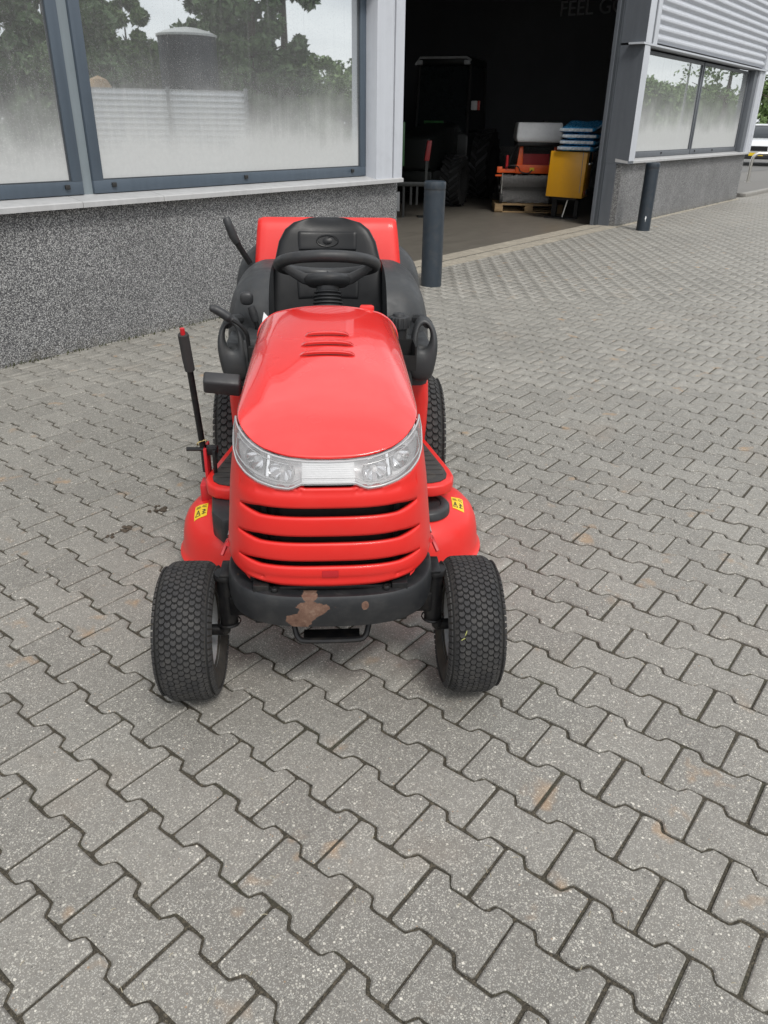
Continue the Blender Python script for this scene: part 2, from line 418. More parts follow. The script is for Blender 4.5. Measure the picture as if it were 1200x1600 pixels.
def merged(name, cs, V, F, parent, mat):
    nv = len(V); allv = np.empty((len(cs)*nv, 3)); tint = np.empty(len(cs)*nv, np.float32)
    for k, c in enumerate(cs):
        t = rng.normal(0, .005, 2); a = rng.normal(0, .004); ca, sa = math.cos(a), math.sin(a)
        x = V[:, 0]*ca-V[:, 1]*sa; y = V[:, 0]*sa+V[:, 1]*ca
        allv[k*nv:(k+1)*nv, 0] = c[0]+x+rng.normal(0, .0008); allv[k*nv:(k+1)*nv, 1] = c[1]+y+rng.normal(0, .0008)
        allv[k*nv:(k+1)*nv, 2] = V[:, 2]+rng.uniform(-.0018, .0010)+x*t[0]+y*t[1]
        tint[k*nv:(k+1)*nv] = rng.random()
    lens = np.array([len(f) for f in F]); flat = np.concatenate([np.array(f) for f in F]); n = len(cs)
    loops = (np.tile(flat, n).reshape(n, -1)+(np.arange(n)*nv)[:, None]).ravel()
    me = bpy.data.meshes.new(name); me.vertices.add(n*nv); me.vertices.foreach_set('co', allv.ravel())
    tl = np.tile(lens, n); me.loops.add(len(loops)); me.loops.foreach_set('vertex_index', loops.astype(np.int32))
    me.polygons.add(len(tl)); me.polygons.foreach_set('loop_start', np.concatenate([[0], np.cumsum(tl)[:-1]]).astype(np.int32))
    at = me.attributes.new('tint', 'FLOAT', 'POINT'); at.data.foreach_set('value', tint)
    me.update(calc_edges=True); me.validate()
    o = finish(name, me, mat, parent, False); return stuff(o)
rest = [c for c in cells if (c[0], c[1]) not in visset]
merged('paver_field', [c for c in rest if c[4] < 7], PV, PF, paving, 'paver')
merged('far_paver_field', [c for c in rest if c[4] >= 7], PV2, PF2, paving, 'paver')

# ================================================================== BUILDING  (u along the facade, v into the building)
BRZ = math.atan(BANG)
def W(u, v, z=0): return Vector((u*math.cos(BRZ)-v*math.sin(BRZ), BOY+u*math.sin(BRZ)+v*math.cos(BRZ), z))
def pebble():
    n = NT('washed_pebble_concrete'); v = n.obj()
    vx = n.node('ShaderNodeTexVoronoi', feature='F1'); vx.inputs['Scale'].default_value = 160; n.link(v, vx.inputs['Vector'])
    s = n.sep(vx.outputs['Color'])
    c = n.ramp(s[0], [(0., (.06, .06, .064)), (.4, (.13, .13, .135)), (.72, (.24, .24, .245)), (.86, (.42, .42, .42)), (1., (.70, .70, .69))])
    edge = n.ramp(vx.outputs['Distance'], [(.35, 0.), (.75, .85)])
    c = n.mix(edge, c, (.05, .05, .052))
    v2 = n.node('ShaderNodeTexVoronoi', feature='F1'); v2.inputs['Scale'].default_value = 230; n.link(v, v2.inputs['Vector'])
    s2 = n.sep(v2.outputs['Color']); c = n.mix(n.math('GREATER_THAN', s2[0], .82), c, (.40, .40, .39))
    z = n.sep(v)[2]
    lowdirt = n.math('MULTIPLY', n.ramp(z, [(.0, 1.), (.10, .0)]), n.ramp(n.noise(v, 9, 6, .7), [(.4, 0.), (.7, .6)]))
    c = n.mix(lowdirt, c, (.10, .085, .055))
    c = n.mix(1.0, c, n.ramp(n.noise(v, 1.6, 5, .6), [(.3, .80), (.7, 1.1)]), 'MULTIPLY')
    n.set(Base_Color=c, Roughness=.72); n.bump(n.math('SUBTRACT', 1.0, vx.outputs['Distance']), .8, .005); return n.m
MAT['pebble'] = pebble()
def streaky(name, col, rough, var=.1, metal=0.):
    n = NT(name); v = n.obj()
    f = n.ramp(n.noise(n.mapv(v, (9, 9, .8)), 2.0, 6, .6), [(.25, 1-var), (.75, 1+var)])
    c = n.mix(1., col, f, 'MULTIPLY')
    d = n.ramp(n.noise(v, 7, 7, .7), [(.5, 0.), (.8, .25)])
    c = n.mix(d, c, tuple(x*.6 for x in col))
    n.set(Base_Color=c, Roughness=rough, Metallic=metal); return n.m
MAT['frame'] = streaky('blue_grey_window_frame', (.070, .092, .118), .42)
MAT['frame_pale'] = streaky('pale_mullion', (.20, .235, .255), .42)
MAT['sill'] = streaky('pale_grey_aluminium_sill', (.42, .42, .42), .42)
MAT['alu'] = streaky('light_grey_aluminium_cladding', (.50, .52, .56), .38, .05)
MAT['jamb'] = streaky('slate_grey_door_jamb', (.105, .115, .13), .45)
MAT['jamb_dark'] = streaky('dark_grey_steel', (.055, .062, .07), .45)
MAT['bollard'] = plain('anthracite_bollard_paint', (.026, .036, .048), .38, var=.1, vscale=5, dirt=.12)
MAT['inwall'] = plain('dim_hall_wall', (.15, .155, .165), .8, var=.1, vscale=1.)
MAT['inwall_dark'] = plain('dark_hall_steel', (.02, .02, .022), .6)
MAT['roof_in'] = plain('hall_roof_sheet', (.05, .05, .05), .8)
def hallfloor():
    n = NT('worn_concrete_floor'); p = n.pos()
    c = n.mix(n.noise(n.mapv(p, (.6, 2.2, 1)), 2.2, 7, .65), (.105, .095, .08), (.20, .182, .155))
    c = n.mix(n.ramp(n.noise(p, 5, 6, .7), [(.5, 0.), (.75, .5)]), c, (.07, .064, .056))
    n.set(Base_Color=c, Roughness=.42); return n.m
MAT['hallfloor'] = hallfloor()
MAT['threshold'] = plain('concrete_threshold', (.36, .325, .265), .8, var=.2, vscale=6, dirt=.5, coord='pos')

def pane_mat(name, zb, dust_h, dust_max, seed, refl=.95, tintc=(.80, .83, .84), base=.16):
    n = NT(name); n.n.remove(n.b); v = n.obj(); s = n.sep(v)
    gl = n.node('ShaderNodeBsdfGlossy'); gl.inputs['Roughness'].default_value = .012; gl.inputs[0].default_value = (*[x*refl for x in tintc], 1)
    df = n.node('ShaderNodeBsdfDiffuse')
    dk = n.node('ShaderNodeBsdfDiffuse'); dk.inputs[0].default_value = (.012, .014, .016, 1)
    gl2 = n.node('ShaderNodeBsdfGlossy'); gl2.inputs['Roughness'].default_value = .28; gl2.inputs[0].default_value = (.6, .62, .62, 1)
    mo = n.node('ShaderNodeMapping'); mo.inputs['Location'].default_value = (seed, seed*.37, 0); n.link(v, mo.inputs[0]); v = mo.outputs[0]
    c = n.mix(n.noise(v, 30, 6, .7), (.50, .51, .51), (.64, .65, .64)); n.link(c, df.inputs[0])
    streak = n.noise(n.mapv(v, (34, 1, 1.1)), 1.0, 6, .65)
    wob = n.noise(v, 2.6, 5, .6)
    h = n.math('SUBTRACT', s[2], zb)
    h = n.math('ADD', h, n.math('MULTIPLY', n.math('SUBTRACT', streak, .5), .20))
    h = n.math('ADD', h, n.math('MULTIPLY', n.math('SUBTRACT', wob, .5), .35))
    dust = n.math('MULTIPLY', n.ramp(n.math('DIVIDE', h, dust_h), [(.0, 1.), (.25, .80), (.48, .42), (.72, .12), (1., .0)]), dust_max)
    speck = n.math('MULTIPLY', n.ramp(n.noise(v, 120, 3, .7), [(.56, 0.), (.68, 1.)]), .16)
    st2 = n.math('MULTIPLY', n.ramp(streak, [(.55, 0.), (.80, 1.)]), .13)
    dust = n.math('ADD', n.math('ADD', dust, base), n.math('ADD', speck, st2), True)
    dust = n.math('MINIMUM', dust, .94)
    m0 = n.node('ShaderNodeMixShader'); m0.inputs[0].default_value = .86; n.link(dk.outputs[0], m0.inputs[1]); n.link(gl.outputs[0], m0.inputs[2])
    m1 = n.node('ShaderNodeMixShader'); m1.inputs[0].default_value = .16; n.link(df.outputs[0], m1.inputs[1]); n.link(gl2.outputs[0], m1.inputs[2])
    m2 = n.node('ShaderNodeMixShader'); n.link(dust, m2.inputs[0]); n.link(m0.outputs[0], m2.inputs[1]); n.link(m1.outputs[0], m2.inputs[2])
    n.link(m2.outputs[0], n.out.inputs[0]); return n.m
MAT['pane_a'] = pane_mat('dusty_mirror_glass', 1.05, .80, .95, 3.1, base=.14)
MAT['pane_b'] = pane_mat('dusty_mirror_glass_thin', 1.05, .75, .85, 11.7, base=.14)  # left panes: slightly lower and thinner dust film
MAT['pane_r'] = pane_mat('milky_mirror_glass', 1.06, 1.0, .95, 7.3, .95, (.86, .89, .89), .20)

bld = empty('workshop_building', W(0, 0, 0), BRZ, 'grey workshop building with pebbled plinth, dusty windows, corrugated cladding and an open wide doorway', 'building')
ZS = .905            # underside of the sill
DL, DR, UE = 6.50, 12.30, 19.30
UL = -5.0
# plinths (0.35 m thick)
MB().box((UL, 0, -.05), (DL, .40, ZS)).build('plinth_wall', 'pebble', bld)
MB().box((DR, 0, -.05), (UE, .09, ZS)).build('plinth_wall', 'pebble', bld)
MB().box((DR+.1, .09, -.05), (UE, .40, ZS)).build('plinth_core', 'pebble', bld)
MB().box((UE-.40, .40, -.05), (UE-.002, 16, ZS)).build('side_plinth', 'pebble', bld)
# thin footing line at the foot of the wall
MB().box((DR-.02, -.075, -.02), (UE+.02, -.001, .006)).build('footing_strip', 'threshold', bld)
# sills
def sill(u0, u1, name='window_sill'):
    prof = [(-.085, ZS), (-.085, ZS+.030), (-.078, ZS+.036), (.115, ZS+.066), (.115, ZS+.02), (-.070, ZS+.004), (-.073, ZS)]
    return MB().loft([[(u0, v, z) for v, z in prof], [(u1, v, z) for v, z in prof]]).build(name, 'sill', bld)
sill(UL, 2.98); sill(2.984, 3.62); sill(3.624, DL-.015); sill(DR-.03, UE-.01)
# windows: frame with stiles, rails and a pane
VF = .062
def window(u0, u1, z0, z1, fw, pane, fmat='frame', depth=.06, fwb=.08, screws=()):
    f = MB()
    f.box((u0, VF, z0), (u1, VF+depth, z0+fwb)).box((u0, VF, z1-fw), (u1, VF+depth, z1))
    f.box((u0, VF-.001, z0+fwb), (u0+fw, VF+depth, z1-fw)).box((u1-fw, VF-.001, z0+fwb), (u1, VF+depth, z1-fw))
    fr = f.build('window', fmat, bld, bevel=.003)
    MB().box((u0+fw, VF+.022, z0+fwb), (u1-fw, VF+.03, z1-fw)).build('pane', pane, fr)
    g = MB()   # thin glazing bead
    for a, c in (((u0+fw, z0+fwb), (u1-fw, z0+fwb+.008)), ((u0+fw, z0+fwb+.008), (u0+fw+.008, z1-fw)), ((u1-fw-.008, z0+fwb+.008), (u1-fw, z1-fw))):
        g.box((a[0], VF+.012, a[1]), (c[0], VF+.0215, c[1]))
    g.build('glazing_bead', 'jamb_dark', fr)
    for uu in screws:
        MB().box((uu-.017, VF-.016, z0+.035), (uu+.017, VF-.001, z0+.063)).build('latch', 'ink', fr, bevel=.004)
    return fr
ZT = 2.45
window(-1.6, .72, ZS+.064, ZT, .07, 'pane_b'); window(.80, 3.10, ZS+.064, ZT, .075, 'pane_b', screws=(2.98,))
MB().box((.722, VF+.02, ZS+.06), (.798, VF+.08, ZT)).build('mullion', 'frame_pale', bld)
MB().box((3.102, VF+.02, ZS+.06), (3.178, VF+.08, ZT)).build('mullion', 'frame_pale', bld)
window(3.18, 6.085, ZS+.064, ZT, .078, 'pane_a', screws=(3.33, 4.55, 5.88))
# reveal, pilaster and its trims left of the doorway
MB().box((6.087, -.058, ZS+.036), (6.335, .36, 4.6)).build('pilaster', 'alu', bld)
MB().box((6.337, -.046, ZS+.037), (6.352, .36, 4.6)).build('pilaster_groove', 'jamb', bld)
MB().box((6.354, -.062, ZS+.0365), (6.487, .37, 4.6)).build('pilaster_edge', 'alu', bld)
# upper facade (above the windows)
def corrugated(u0, u1, z0, z1, v, name='corrugated_cladding'):
    pitch, d = .120, .036; prof = []; z = z0
    while z < z1:
        prof += [(v, z), (v-d*.15, z+.016), (v-d*.85, z+.036), (v-d, z+.048), (v-d, z+.072), (v-d*.85, z+.082), (v-d*.15, z+.100)]; z += pitch
    return grid_mesh(name, [[(u0, a, c) for a, c in prof], [(u1, a, c) for a, c in prof]], 'alu', bld, smooth=False)
MB().box((UL, .0, ZT+.045), (6.087, .3, 4.6)).build('upper_wall', 'inwall', bld)
corrugated(UL, 6.08, ZT+.06, 4.6, -.02)
MB().box((UL, -.085, ZT+.004), (6.085, .11, ZT+.042)).build('head_flashing', 'alu', bld)
MB().box((DR-.11, -.105, ZT-.002), (UE+.02, .12, ZT+.022)).build('head_flashing', 'alu', bld)
MB().box((DR+.42, .02, ZT+.024), (UE-.25, .3, 4.6)).build('upper_wall', 'inwall', bld)
corrugated(DR+.455, UE-.22, ZT+.055, 4.6, -.045)
# right pier; shade of its return side is put into the darker colour
MB().box((DR-.028, -.092, ZS-.004), (DR+.18, .265, ZT-.004)).build('door_pier', 'jamb', bld)
MB().box((DR-.028, -.092, ZT+.024), (DR+.18, .265, 4.6)).build('door_pier', 'jamb', bld)
MB().box((DR-.024, -.096, ZS+.036), (DR+.178, -.0925, ZT-.006)).build('pier_face', 'alu', bld)
MB().box((DR-.024, -.097, ZT+.026), (DR+.20, -.0925, 4.6)).build('pier_face', 'alu', bld)
MB().box((DR+.182, -.06, ZS+.034), (DR+.30, .061, ZT-.006)).build('window_reveal', 'alu', bld)
MB().box((DR+.205, -.075, ZT+.026), (DR+.30, -.02, 4.6)).build('cladding_trim', 'jamb', bld)
MB().box((DR+.302, -.088, ZT+.026), (DR+.452, -.03, 4.6)).build('cladding_trim', 'alu', bld)
MB().box((DR-.03, .092, 0), (DR+.098, .262, ZS-.006)).build('jamb_panel', 'jamb', bld)
MB().box((DR-.10, .267, 0), (DR+.098, .30, 4.6)).build('door_guide', 'jamb_dark', bld)
MB().box((DR-.14, .302, 0), (DR+.098, .345, 4.6)).build('door_rail', 'jamb', bld)
# right windows
window(DR+.52, 15.61, ZS+.064, ZT-.03, .05, 'pane_r', 'jamb', screws=(14.1,))
window(15.66, UE-.62, ZS+.064, ZT-.03, .05, 'pane_r', 'jamb', screws=(15.9, 17.0))
MB().box((15.612, VF+.02, ZS+.06), (15.658, VF+.07, ZT-.03)).build('mullion', 'jamb', bld)
MB().box((DR+.302, VF+.002, ZS+.06), (DR+.518, VF+.05, ZT-.03)).build('window_reveal', 'alu', bld)
MB().box((UE-.60, -.03, ZS+.034), (UE-.34, .12, ZT-.006)).build('window_reveal', 'jamb', bld)
MB().box((UE-.338, -.066, ZS+.036), (UE-.08, .3, ZT-.006)).build('corner_post', 'alu', bld)
MB().box((UE-.20, -.10, ZT+.026), (UE-.02, .3, 4.6)).build('corner_post', 'alu', bld)
MB().cyl((UE-.04, -.06, ZS+.04), (UE-.04, -.06, ZT-.004), .042, seg=14).build('drainpipe', 'alu', bld, smooth=True)
MB().cyl((UE+.02, -.07, ZT+.03), (UE+.02, -.07, 4.6), .042, seg=14).build('drainpipe', 'alu', bld, smooth=True)
# door head, shell
MB().box((DL-.01, .05, 4.3), (DR-.03, .3, 4.62)).build('door_head', 'jamb', bld)
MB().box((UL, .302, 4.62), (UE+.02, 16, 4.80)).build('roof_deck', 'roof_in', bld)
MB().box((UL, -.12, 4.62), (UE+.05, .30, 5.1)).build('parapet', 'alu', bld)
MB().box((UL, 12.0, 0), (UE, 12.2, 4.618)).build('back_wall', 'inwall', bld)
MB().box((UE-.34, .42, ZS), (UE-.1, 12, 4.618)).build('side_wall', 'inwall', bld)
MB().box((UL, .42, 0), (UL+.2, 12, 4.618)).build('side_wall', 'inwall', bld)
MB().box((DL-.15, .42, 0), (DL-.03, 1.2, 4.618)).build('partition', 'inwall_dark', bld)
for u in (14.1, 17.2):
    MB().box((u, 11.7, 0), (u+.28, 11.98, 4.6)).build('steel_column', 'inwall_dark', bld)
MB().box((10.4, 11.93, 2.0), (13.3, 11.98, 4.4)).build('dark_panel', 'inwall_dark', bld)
# dim lettering high on the back wall
cu = bpy.data.curves.new('wall_lettering', 'FONT'); cu.body = 'FEEL GOOD'; cu.size = .42; cu.extrude = .01
dim = plain('dim_wall_lettering', (.5, .51, .53), .7)
cu.materials.append(dim); tx = bpy.data.objects.new('wall_lettering_curve', cu); COL.objects.link(tx)
bpy.context.view_layer.update()
me = bpy.data.meshes.new_from_object(tx); bpy.data.objects.remove(tx)
lt = bpy.data.objects.new('wall_lettering', me); COL.objects.link(lt); lt.parent = bld
lt.rotation_euler = (R(90), 0, R(-90)); lt.location = (UE-.352, 4.55, 3.62)
# hall floor and threshold
hf = MB().box((UL+.2, .40, -.012), (UE-.34, 12, .002)).build('hall_floor', 'hallfloor'); hf.location = W(0, 0, 0); hf.rotation_euler = (0, 0, BRZ); struct(hf)
th = MB().box((DL-.004, -.04, -.012), (DR+.06, .40, .012)).build('threshold', 'threshold'); th.location = W(0, 0, 0); th.rotation_euler = (0, 0, BRZ); struct(th)
th2 = MB().box((DL, .13, .0125), (DR-.15, .142, .016)).build('door_track', 'steel', th)

# bollards
def bollard(x, y, label):
    e = empty('bollard', (x, y, 0), .6, label, 'bollard', 'steel bollards along the facade')
    MB().lathe([(.1, -.01), (.1, .865)], 40).build('post', 'bollard', e, smooth=True)
    MB().lathe([(.0985, .8655), (.0985, .871)], 40).build('cap_groove', 'ink', e, smooth=True)
    MB().lathe([(.1005, .871), (.102, .876), (.102, .922), (.099, .934), (.088, .941), (.05, .944), (.0005, .945)], 40).build('cap', 'bollard', e, smooth=True)
    return e
bollard(6.392, 4.352, 'anthracite steel bollard at the near jamb of the open doorway, behind the mower')
b2 = bollard(12.205, 4.462, 'anthracite steel bollard with a white scrape, in front of the pebbled plinth')
m_ = MB(); vdir = Vector((-12.2, -4.46, 0)).normalized(); bang = math.atan2(vdir.y, vdir.x)-.6
for dz, wdt in ((.16, .05), (.175, .11), (.19, .13), (.205, .08), (.145, .03)):
    a0 = bang+.15+random.uniform(-.03, .03)
    m_.add([(.1008*math.cos(a0-wdt), .1008*math.sin(a0-wdt), dz-.009), (.1008*math.cos(a0+wdt*.6), .1008*math.sin(a0+wdt*.6), dz-.007), (.1008*math.cos(a0+wdt), .1008*math.sin(a0+wdt), dz+.009), (.1008*math.cos(a0-wdt*.5), .1008*math.sin(a0-wdt*.5), dz+.007)], [(0, 1, 2, 3)])
m_.build('paint_scrape', 'paper', b2)

# ================================================================== LAWN TRACTOR  (local x to its left, y towards its rear, z up)
MA = R(41.4)
mow = empty('lawn_tractor', (1.296, 1.164, 0), MA-math.pi/2, 'red ride-on lawn tractor with black seat, steering wheel and rear grass collector', 'lawn tractor')

# ---- hood / fascia surface
YC, YR = .10, .60
def Wz(z): return interp(z, [.40, .46, .63, .70, .745, .80, .86], [.266, .264, .247, .237, .229, .217, .214])
def Fz(z): return interp(z, [.40, .44, .60, .68, .75], [-.150, -.156, -.158, -.154, -.132])
_pz = np.polyfit([-.15, 0, .15, .3, .6], [.786, .789, .792, .795, .800], 1)
def zsh(y): return float(np.polyval(_pz, y))
_pt = np.polyfit([-.15, -.05, .05, .15, .3, .45, .6], [.750, .790, .824, .851, .886, .910, .926], 3)
def ztop(y): return float(np.polyval(_pt, y))
def plan(s, z):
    """s in [-1,1]: left rear .. nose .. right rear"""
    w, f = Wz(z), Fz(z); n = 2/3.1
    a = abs(s)
    if a <= .62:
        ph = a/.62*math.pi/2
        return math.copysign(w*sg(math.sin(ph), n), s), YC-(YC-f)*sg(math.cos(ph), n)
    t = (a-.62)/.38; return math.copysign(w*(1-.022*t*t*(3-2*t)), s), lerp(YC, YR, t)
def wall(s, z, out=0.):
    x, y = plan(s, z)
    if out:
        x1, y1 = plan(min(1, s+.01), z); x0, y0 = plan(max(-1, s-.01), z)
        t = Vector((x1-x0, y1-y0, 0)).normalized(); nx = Vector((t.y, -t.x, 0))
        x += nx.x*out; y += nx.y*out
    return (x, y, z)
SE = .545
def dome(s, t):
    """t 0..1 from the shoulder to the ridge"""
    _, y = plan(s, .77); zb_ = lerp(zeb(s), zsh(y), min(1, max(0, (abs(s)-SE)/.10))); x, y = plan(s, zb_)
    yc = max(y, .06+.0*y)
    if abs(s) > .62: yc = y
    k_ = min(1, max(0, (y+.05)/.45)); c, sn = max(0, math.cos(t*math.pi/2))**lerp(.62, .90, k_), math.sin(t*math.pi/2)**lerp(.80, .58, k_)
    X, Y = x*c, yc+(y-yc)*c
    z0 = zb_; z = z0+(ztop(Y)-z0)*sn
    crease = .003*math.exp(-((abs(X)-.16)/.025)**2)*min(1, max(0, (Y+.02)/.15))
    return (X, Y, z+crease)
SN = 220
S = [lerp(-1, 1, i/SN) for i in range(SN+1)]
def s_at_x(x):                       # s for a given x on the nose at z~.68
    lo, hi = 0, .62
    for _ in range(40):
        mid = (lo+hi)/2
        if plan(mid, .68)[0] < abs(x): lo = mid
        else: hi = mid
    return math.copysign(lo, x)
def zeb(s):                          # lower edge of the hood over the lamps
    a = abs(plan(s, .72)[0]); e = interp(a, [0, .05, .09, .12, .15, .175, .195, .212, .224, .23], [.742, .7435, .747, .752, .7595, .769, .779, .788, .794, .796])
    return e
def zlb(s):                          # lower edge of the lamps
    a = abs(plan(s, .68)[0])
    return interp(a, [0, .060, .066, .078, .090, .12, .16, .19, .215, .228, .236], [.6845, .6845, .683, .676, .672, .674, .682, .692, .706, .722, .752])
def zside(s): return lerp(zeb(s), zsh(plan(s, .77)[1]), min(1, max(0, (abs(s)-SE)/.10)))-.003
hood = [[dome(s, t) for t in np.linspace(0, 1, 26)] for s in S]
# let the hood lip follow zeb at the nose
for i, s in enumerate(S):
    z1 = zside(s)
    hood[i] = [wall(s, z1)]+hood[i][1:]
# the hood as one shell, over the rear a rolled lip
hb = MB(); nv = len(hood[0])
hb.add([p for r in hood for p in r], [(i*nv+j, (i+1)*nv+j, (i+1)*nv+j+1, i*nv+j+1) for i in range(SN) for j in range(nv-1)])
hoodm = hb.build('hood', 'red', mow, True, weld=True, angle=70)
hoodside = []
for sgn in (-1, 1):
    P = []
    for a in np.linspace(SE-.02, 1, 26):
        s = sgn*a; zt = zside(s)
        row = []
        for t in np.linspace(0, 1, 8):
            z = lerp(.43, zt-.001, t); row.append(wall(s, z, -.0015))
        P.append(row)
    grid_mesh('hood_side_panel', P, 'red', mow, solid=.005)
    tr = MB(); tr.tube([wall(sgn*a, lerp(.44, .70, (1-a)*0+.0)+.0, .003) for a in np.linspace(.60, .985, 12)], .004, 6)
    tr.build('edge_glint', 'steel', mow, smooth=True)  # thin steel line added for the whitish reflection along the panel edge
# rolled rear lip of the hood
MB().tube([Vector(dome(1, t))+Vector((0, .001, -.004)) for t in np.linspace(.02, 1, 24)]+[Vector(dome(-1, t))+Vector((0, .001, -.004)) for t in np.linspace(1, .02, 24)][1:], .0045, 8).build('hood_rear_lip', 'red', hoodm, smooth=True)
# hood vents: three raised louvres; dark strips paint the shade in their slits
def hood_z(x, y):
    best = None
    for t in np.linspace(0, 1, 120):
        s = .62+.38*(y-YC)/(YR-YC) if y > YC else .6
        p = dome(s, t)
        if best is None or abs(p[0]-abs(x)) < best[0]: best = (abs(p[0]-abs(x)), p[2])
    return best[1]
for yv, hw in ((.245, .072), (.302, .070), (.362, .060)):
    xs = np.linspace(-hw, hw, 15); base = [hood_z(x, yv) for x in xs]
    lv = MB(); rings = []
    for x, z in zip(xs, base):
        e = max(0., 1-(abs(x)/hw)**4)**.5
        y0 = yv+.008*(1-(x/hw)**2)-.006
        rings.append([(x, y0+.034, z+.0005), (x, y0+.022, z+.001+.006*e), (x, y0+.006, z+.001+.0085*e), (x, y0+.001, z+.0005+.007*e), (x, y0+.002, z-.001)])
    lv.loft(rings, True, True).build('vent_louvre', 'red', hoodm, smooth=True, angle=60)
    sl = MB()
    a = [(x, yv+.008*(1-(x/hw)**2)-.006, z+.0016) for x, z in zip(xs, base)]
    bb = [(x, p[1]-.0062*max(.05, 1-(x/hw)**6), z+.0016) for x, z, p in zip(xs, base, a)]
    sl.loft([[p, q] for p, q in zip(a, bb)], False, False).build('slit_shade', 'dark_void', hoodm)

# ---- fascia with three tapered grille slots
slots = [(.4695, .4850), (.5335, .5525), (.6025, .6260)]
XS = [.222, .220, .212]
zbot = lambda s: interp(abs(plan(s, .44)[0]), [0, .12, .2, .24, .262], [.412, .415, .424, .436, .452])
cols = [s for s in S if abs(s) <= .62]
# refine columns near slot ends
extra = []
for xe in XS+[.075]:
    for k in np.linspace(-.03, .012, 8): extra += [s_at_x(min(.233, xe+k)), -s_at_x(min(.233, xe+k))]
cols = sorted(set([round(c, 4) for c in cols+extra]))
def slot_half(s, k):
    x = abs(plan(s, sum(slots[k])/2)[0]); h = (slots[k][1]-slots[k][0])/2; e = XS[k]
    if x >= e: return 0.
    t = x/e
    return h*min(1.0, (1-t)/.24)**.75*(1.0)
def relief(s, z):
    """ribs stand proud between the slots"""
    x = abs(plan(s, z)[0]); win = interp(x, [0, .17, .205, .228], [1, 1, .55, 0])
    edges = [.432]+[sum(q)/2 for q in slots]+[.668]
    r = 0
    for a, b_ in zip(edges[:-1], edges[1:]):
        if a <= z <= b_:
            u = (z-a)/(b_-a); r = .010*math.sin(math.pi*min(1, max(0, u)))**.4*(.75+.25*u)-.006
    return r*win
fas = MB(); nR = 0; colv = []
for s in cols:
    rows = [zbot(s)]
    zs = []
    lo = zbot(s)
    for k, (a, b_) in enumerate(slots):
        mid = (a+b_)/2; h = slot_half(s, k)
        zs += [('f', lo, mid-h)]; zs += [('s', mid-h, mid+h)]; lo = mid+h
    top = zlb(s)
    gap = .009*max(0, min(1, (.082-abs(plan(s, .68)[0]))/.012))
    zs += [('f', lo, top-gap-.0008)]
    colv.append(zs)
idx = {}
for ci, s in enumerate(cols):
    for bi, (kind, a, b_) in enumerate(colv[ci]):
        if kind == 'f':
            for r in range(9):
                z = lerp(a, b_, r/8); idx[(ci, bi, r)] = len(fas.v); fas.v.append(wall(s, z, relief(s, z)))
for ci in range(len(cols)-1):
    for bi, (kind, a, b_) in enumerate(colv[ci]):
        if kind == 'f':
            for r in range(8): fas.f.append((idx[(ci, bi, r)], idx[(ci+1, bi, r)], idx[(ci+1, bi, r+1)], idx[(ci, bi, r+1)]))
fo = fas.build('grille_fascia', 'red_matte', mow, smooth=True, weld=True, angle=60)
def thick_in(o, t):                  # thickness grows inwards whichever way the normals point
    c = Vector((0, .2, .6)); d = sum((p.center-c).dot(p.normal)*p.area for p in o.data.polygons)
    md = o.modifiers.new('thick', 'SOLIDIFY'); md.thickness = t; md.offset = -1 if d > 0 else 1
thick_in(fo, .014); thick_in(hoodm, .005)
# dark void behind the slots and the radiator screen behind it
P = [[wall(s, z, -.045) for z in np.linspace(.42, .69, 6)] for s in cols[::3]]
grid_mesh('radiator_screen', P, 'dark_void', mow)
for x in (-.16, -.13, .09, .155):
    MB().box((x, -.104, .43), (x+.012, -.092, .67)).build('engine_bracket', 'black_steel', mow)
grid_mesh('fascia_badge', [[wall(s, z, relief(s, z)+.0012) for z in np.linspace(.441, .461, 5)] for s in np.linspace(s_at_x(-.018), s_at_x(.018), 9)], 'red_dark', mow)

# ---- headlamp lens, housing and reflectors
lamp = MB(); LC = [s for s in np.linspace(-SE, SE, 91)]
P = [[wall(s, lerp(zlb(s), zeb(s)-.004, t), .0035) for t in np.linspace(0, 1, 8)] for s in LC]
lens = grid_mesh('headlamp_lens', P, 'clear', mow)
# rim of the lens (thick moulded edge)
ring = [wall(s, zlb(s)+.004, .003) for s in LC]+[wall(s, zeb(s)-.0075, .003) for s in reversed(LC)]
MB().tube(ring, .0022, 6, closed=True).build('lens_edge', 'lens_edge', lens, smooth=True)
ring = [wall(s, zlb(s)+.014, .001) for s in LC[4:-4]]
MB().tube(ring, .0010, 6).build('lens_edge', 'lens_edge', lens, smooth=True)
for sgn in (-1, 1):     # inner contour line of each lamp
    pts = []
    a = [s for s in LC if .072 < sgn*plan(s, .7)[0] < .219]
    pts = [wall(s, zlb(s)+.019, .004) for s in a]+[wall(s, zeb(s)-.019, .004) for s in reversed(a)]
    MB().tube(pts, .0009, 5, closed=True).build('lens_contour', 'lens_edge', lens, smooth=True)
P = [[wall(s, lerp(zlb(s)+.002, zeb(s)-.004, t), -.040+.03*abs(2*t-1)**3) for t in np.linspace(0, 1, 9)] for s in LC]
hs = grid_mesh('lamp_housing', P, 'lamp_silver', mow)
# white ribbed insert between the lamps
ins = MB(); prof = []
for k in range(10):
    z = .690+k*.0047; prof += [(z, .0015), (z+.0040, -.0012), (z+.0043, .0015)]
cs = [s for s in np.linspace(s_at_x(-.061), s_at_x(.061), 15)]
grid_mesh('lamp_insert', [[wall(s, z, d) for z, d in prof] for s in cs], 'lamp_white', mow, smooth=False)
MB().box((-.062, -.138, .6855), (.062, -.125, .690)).build('insert_edge', 'lens_edge', mow)
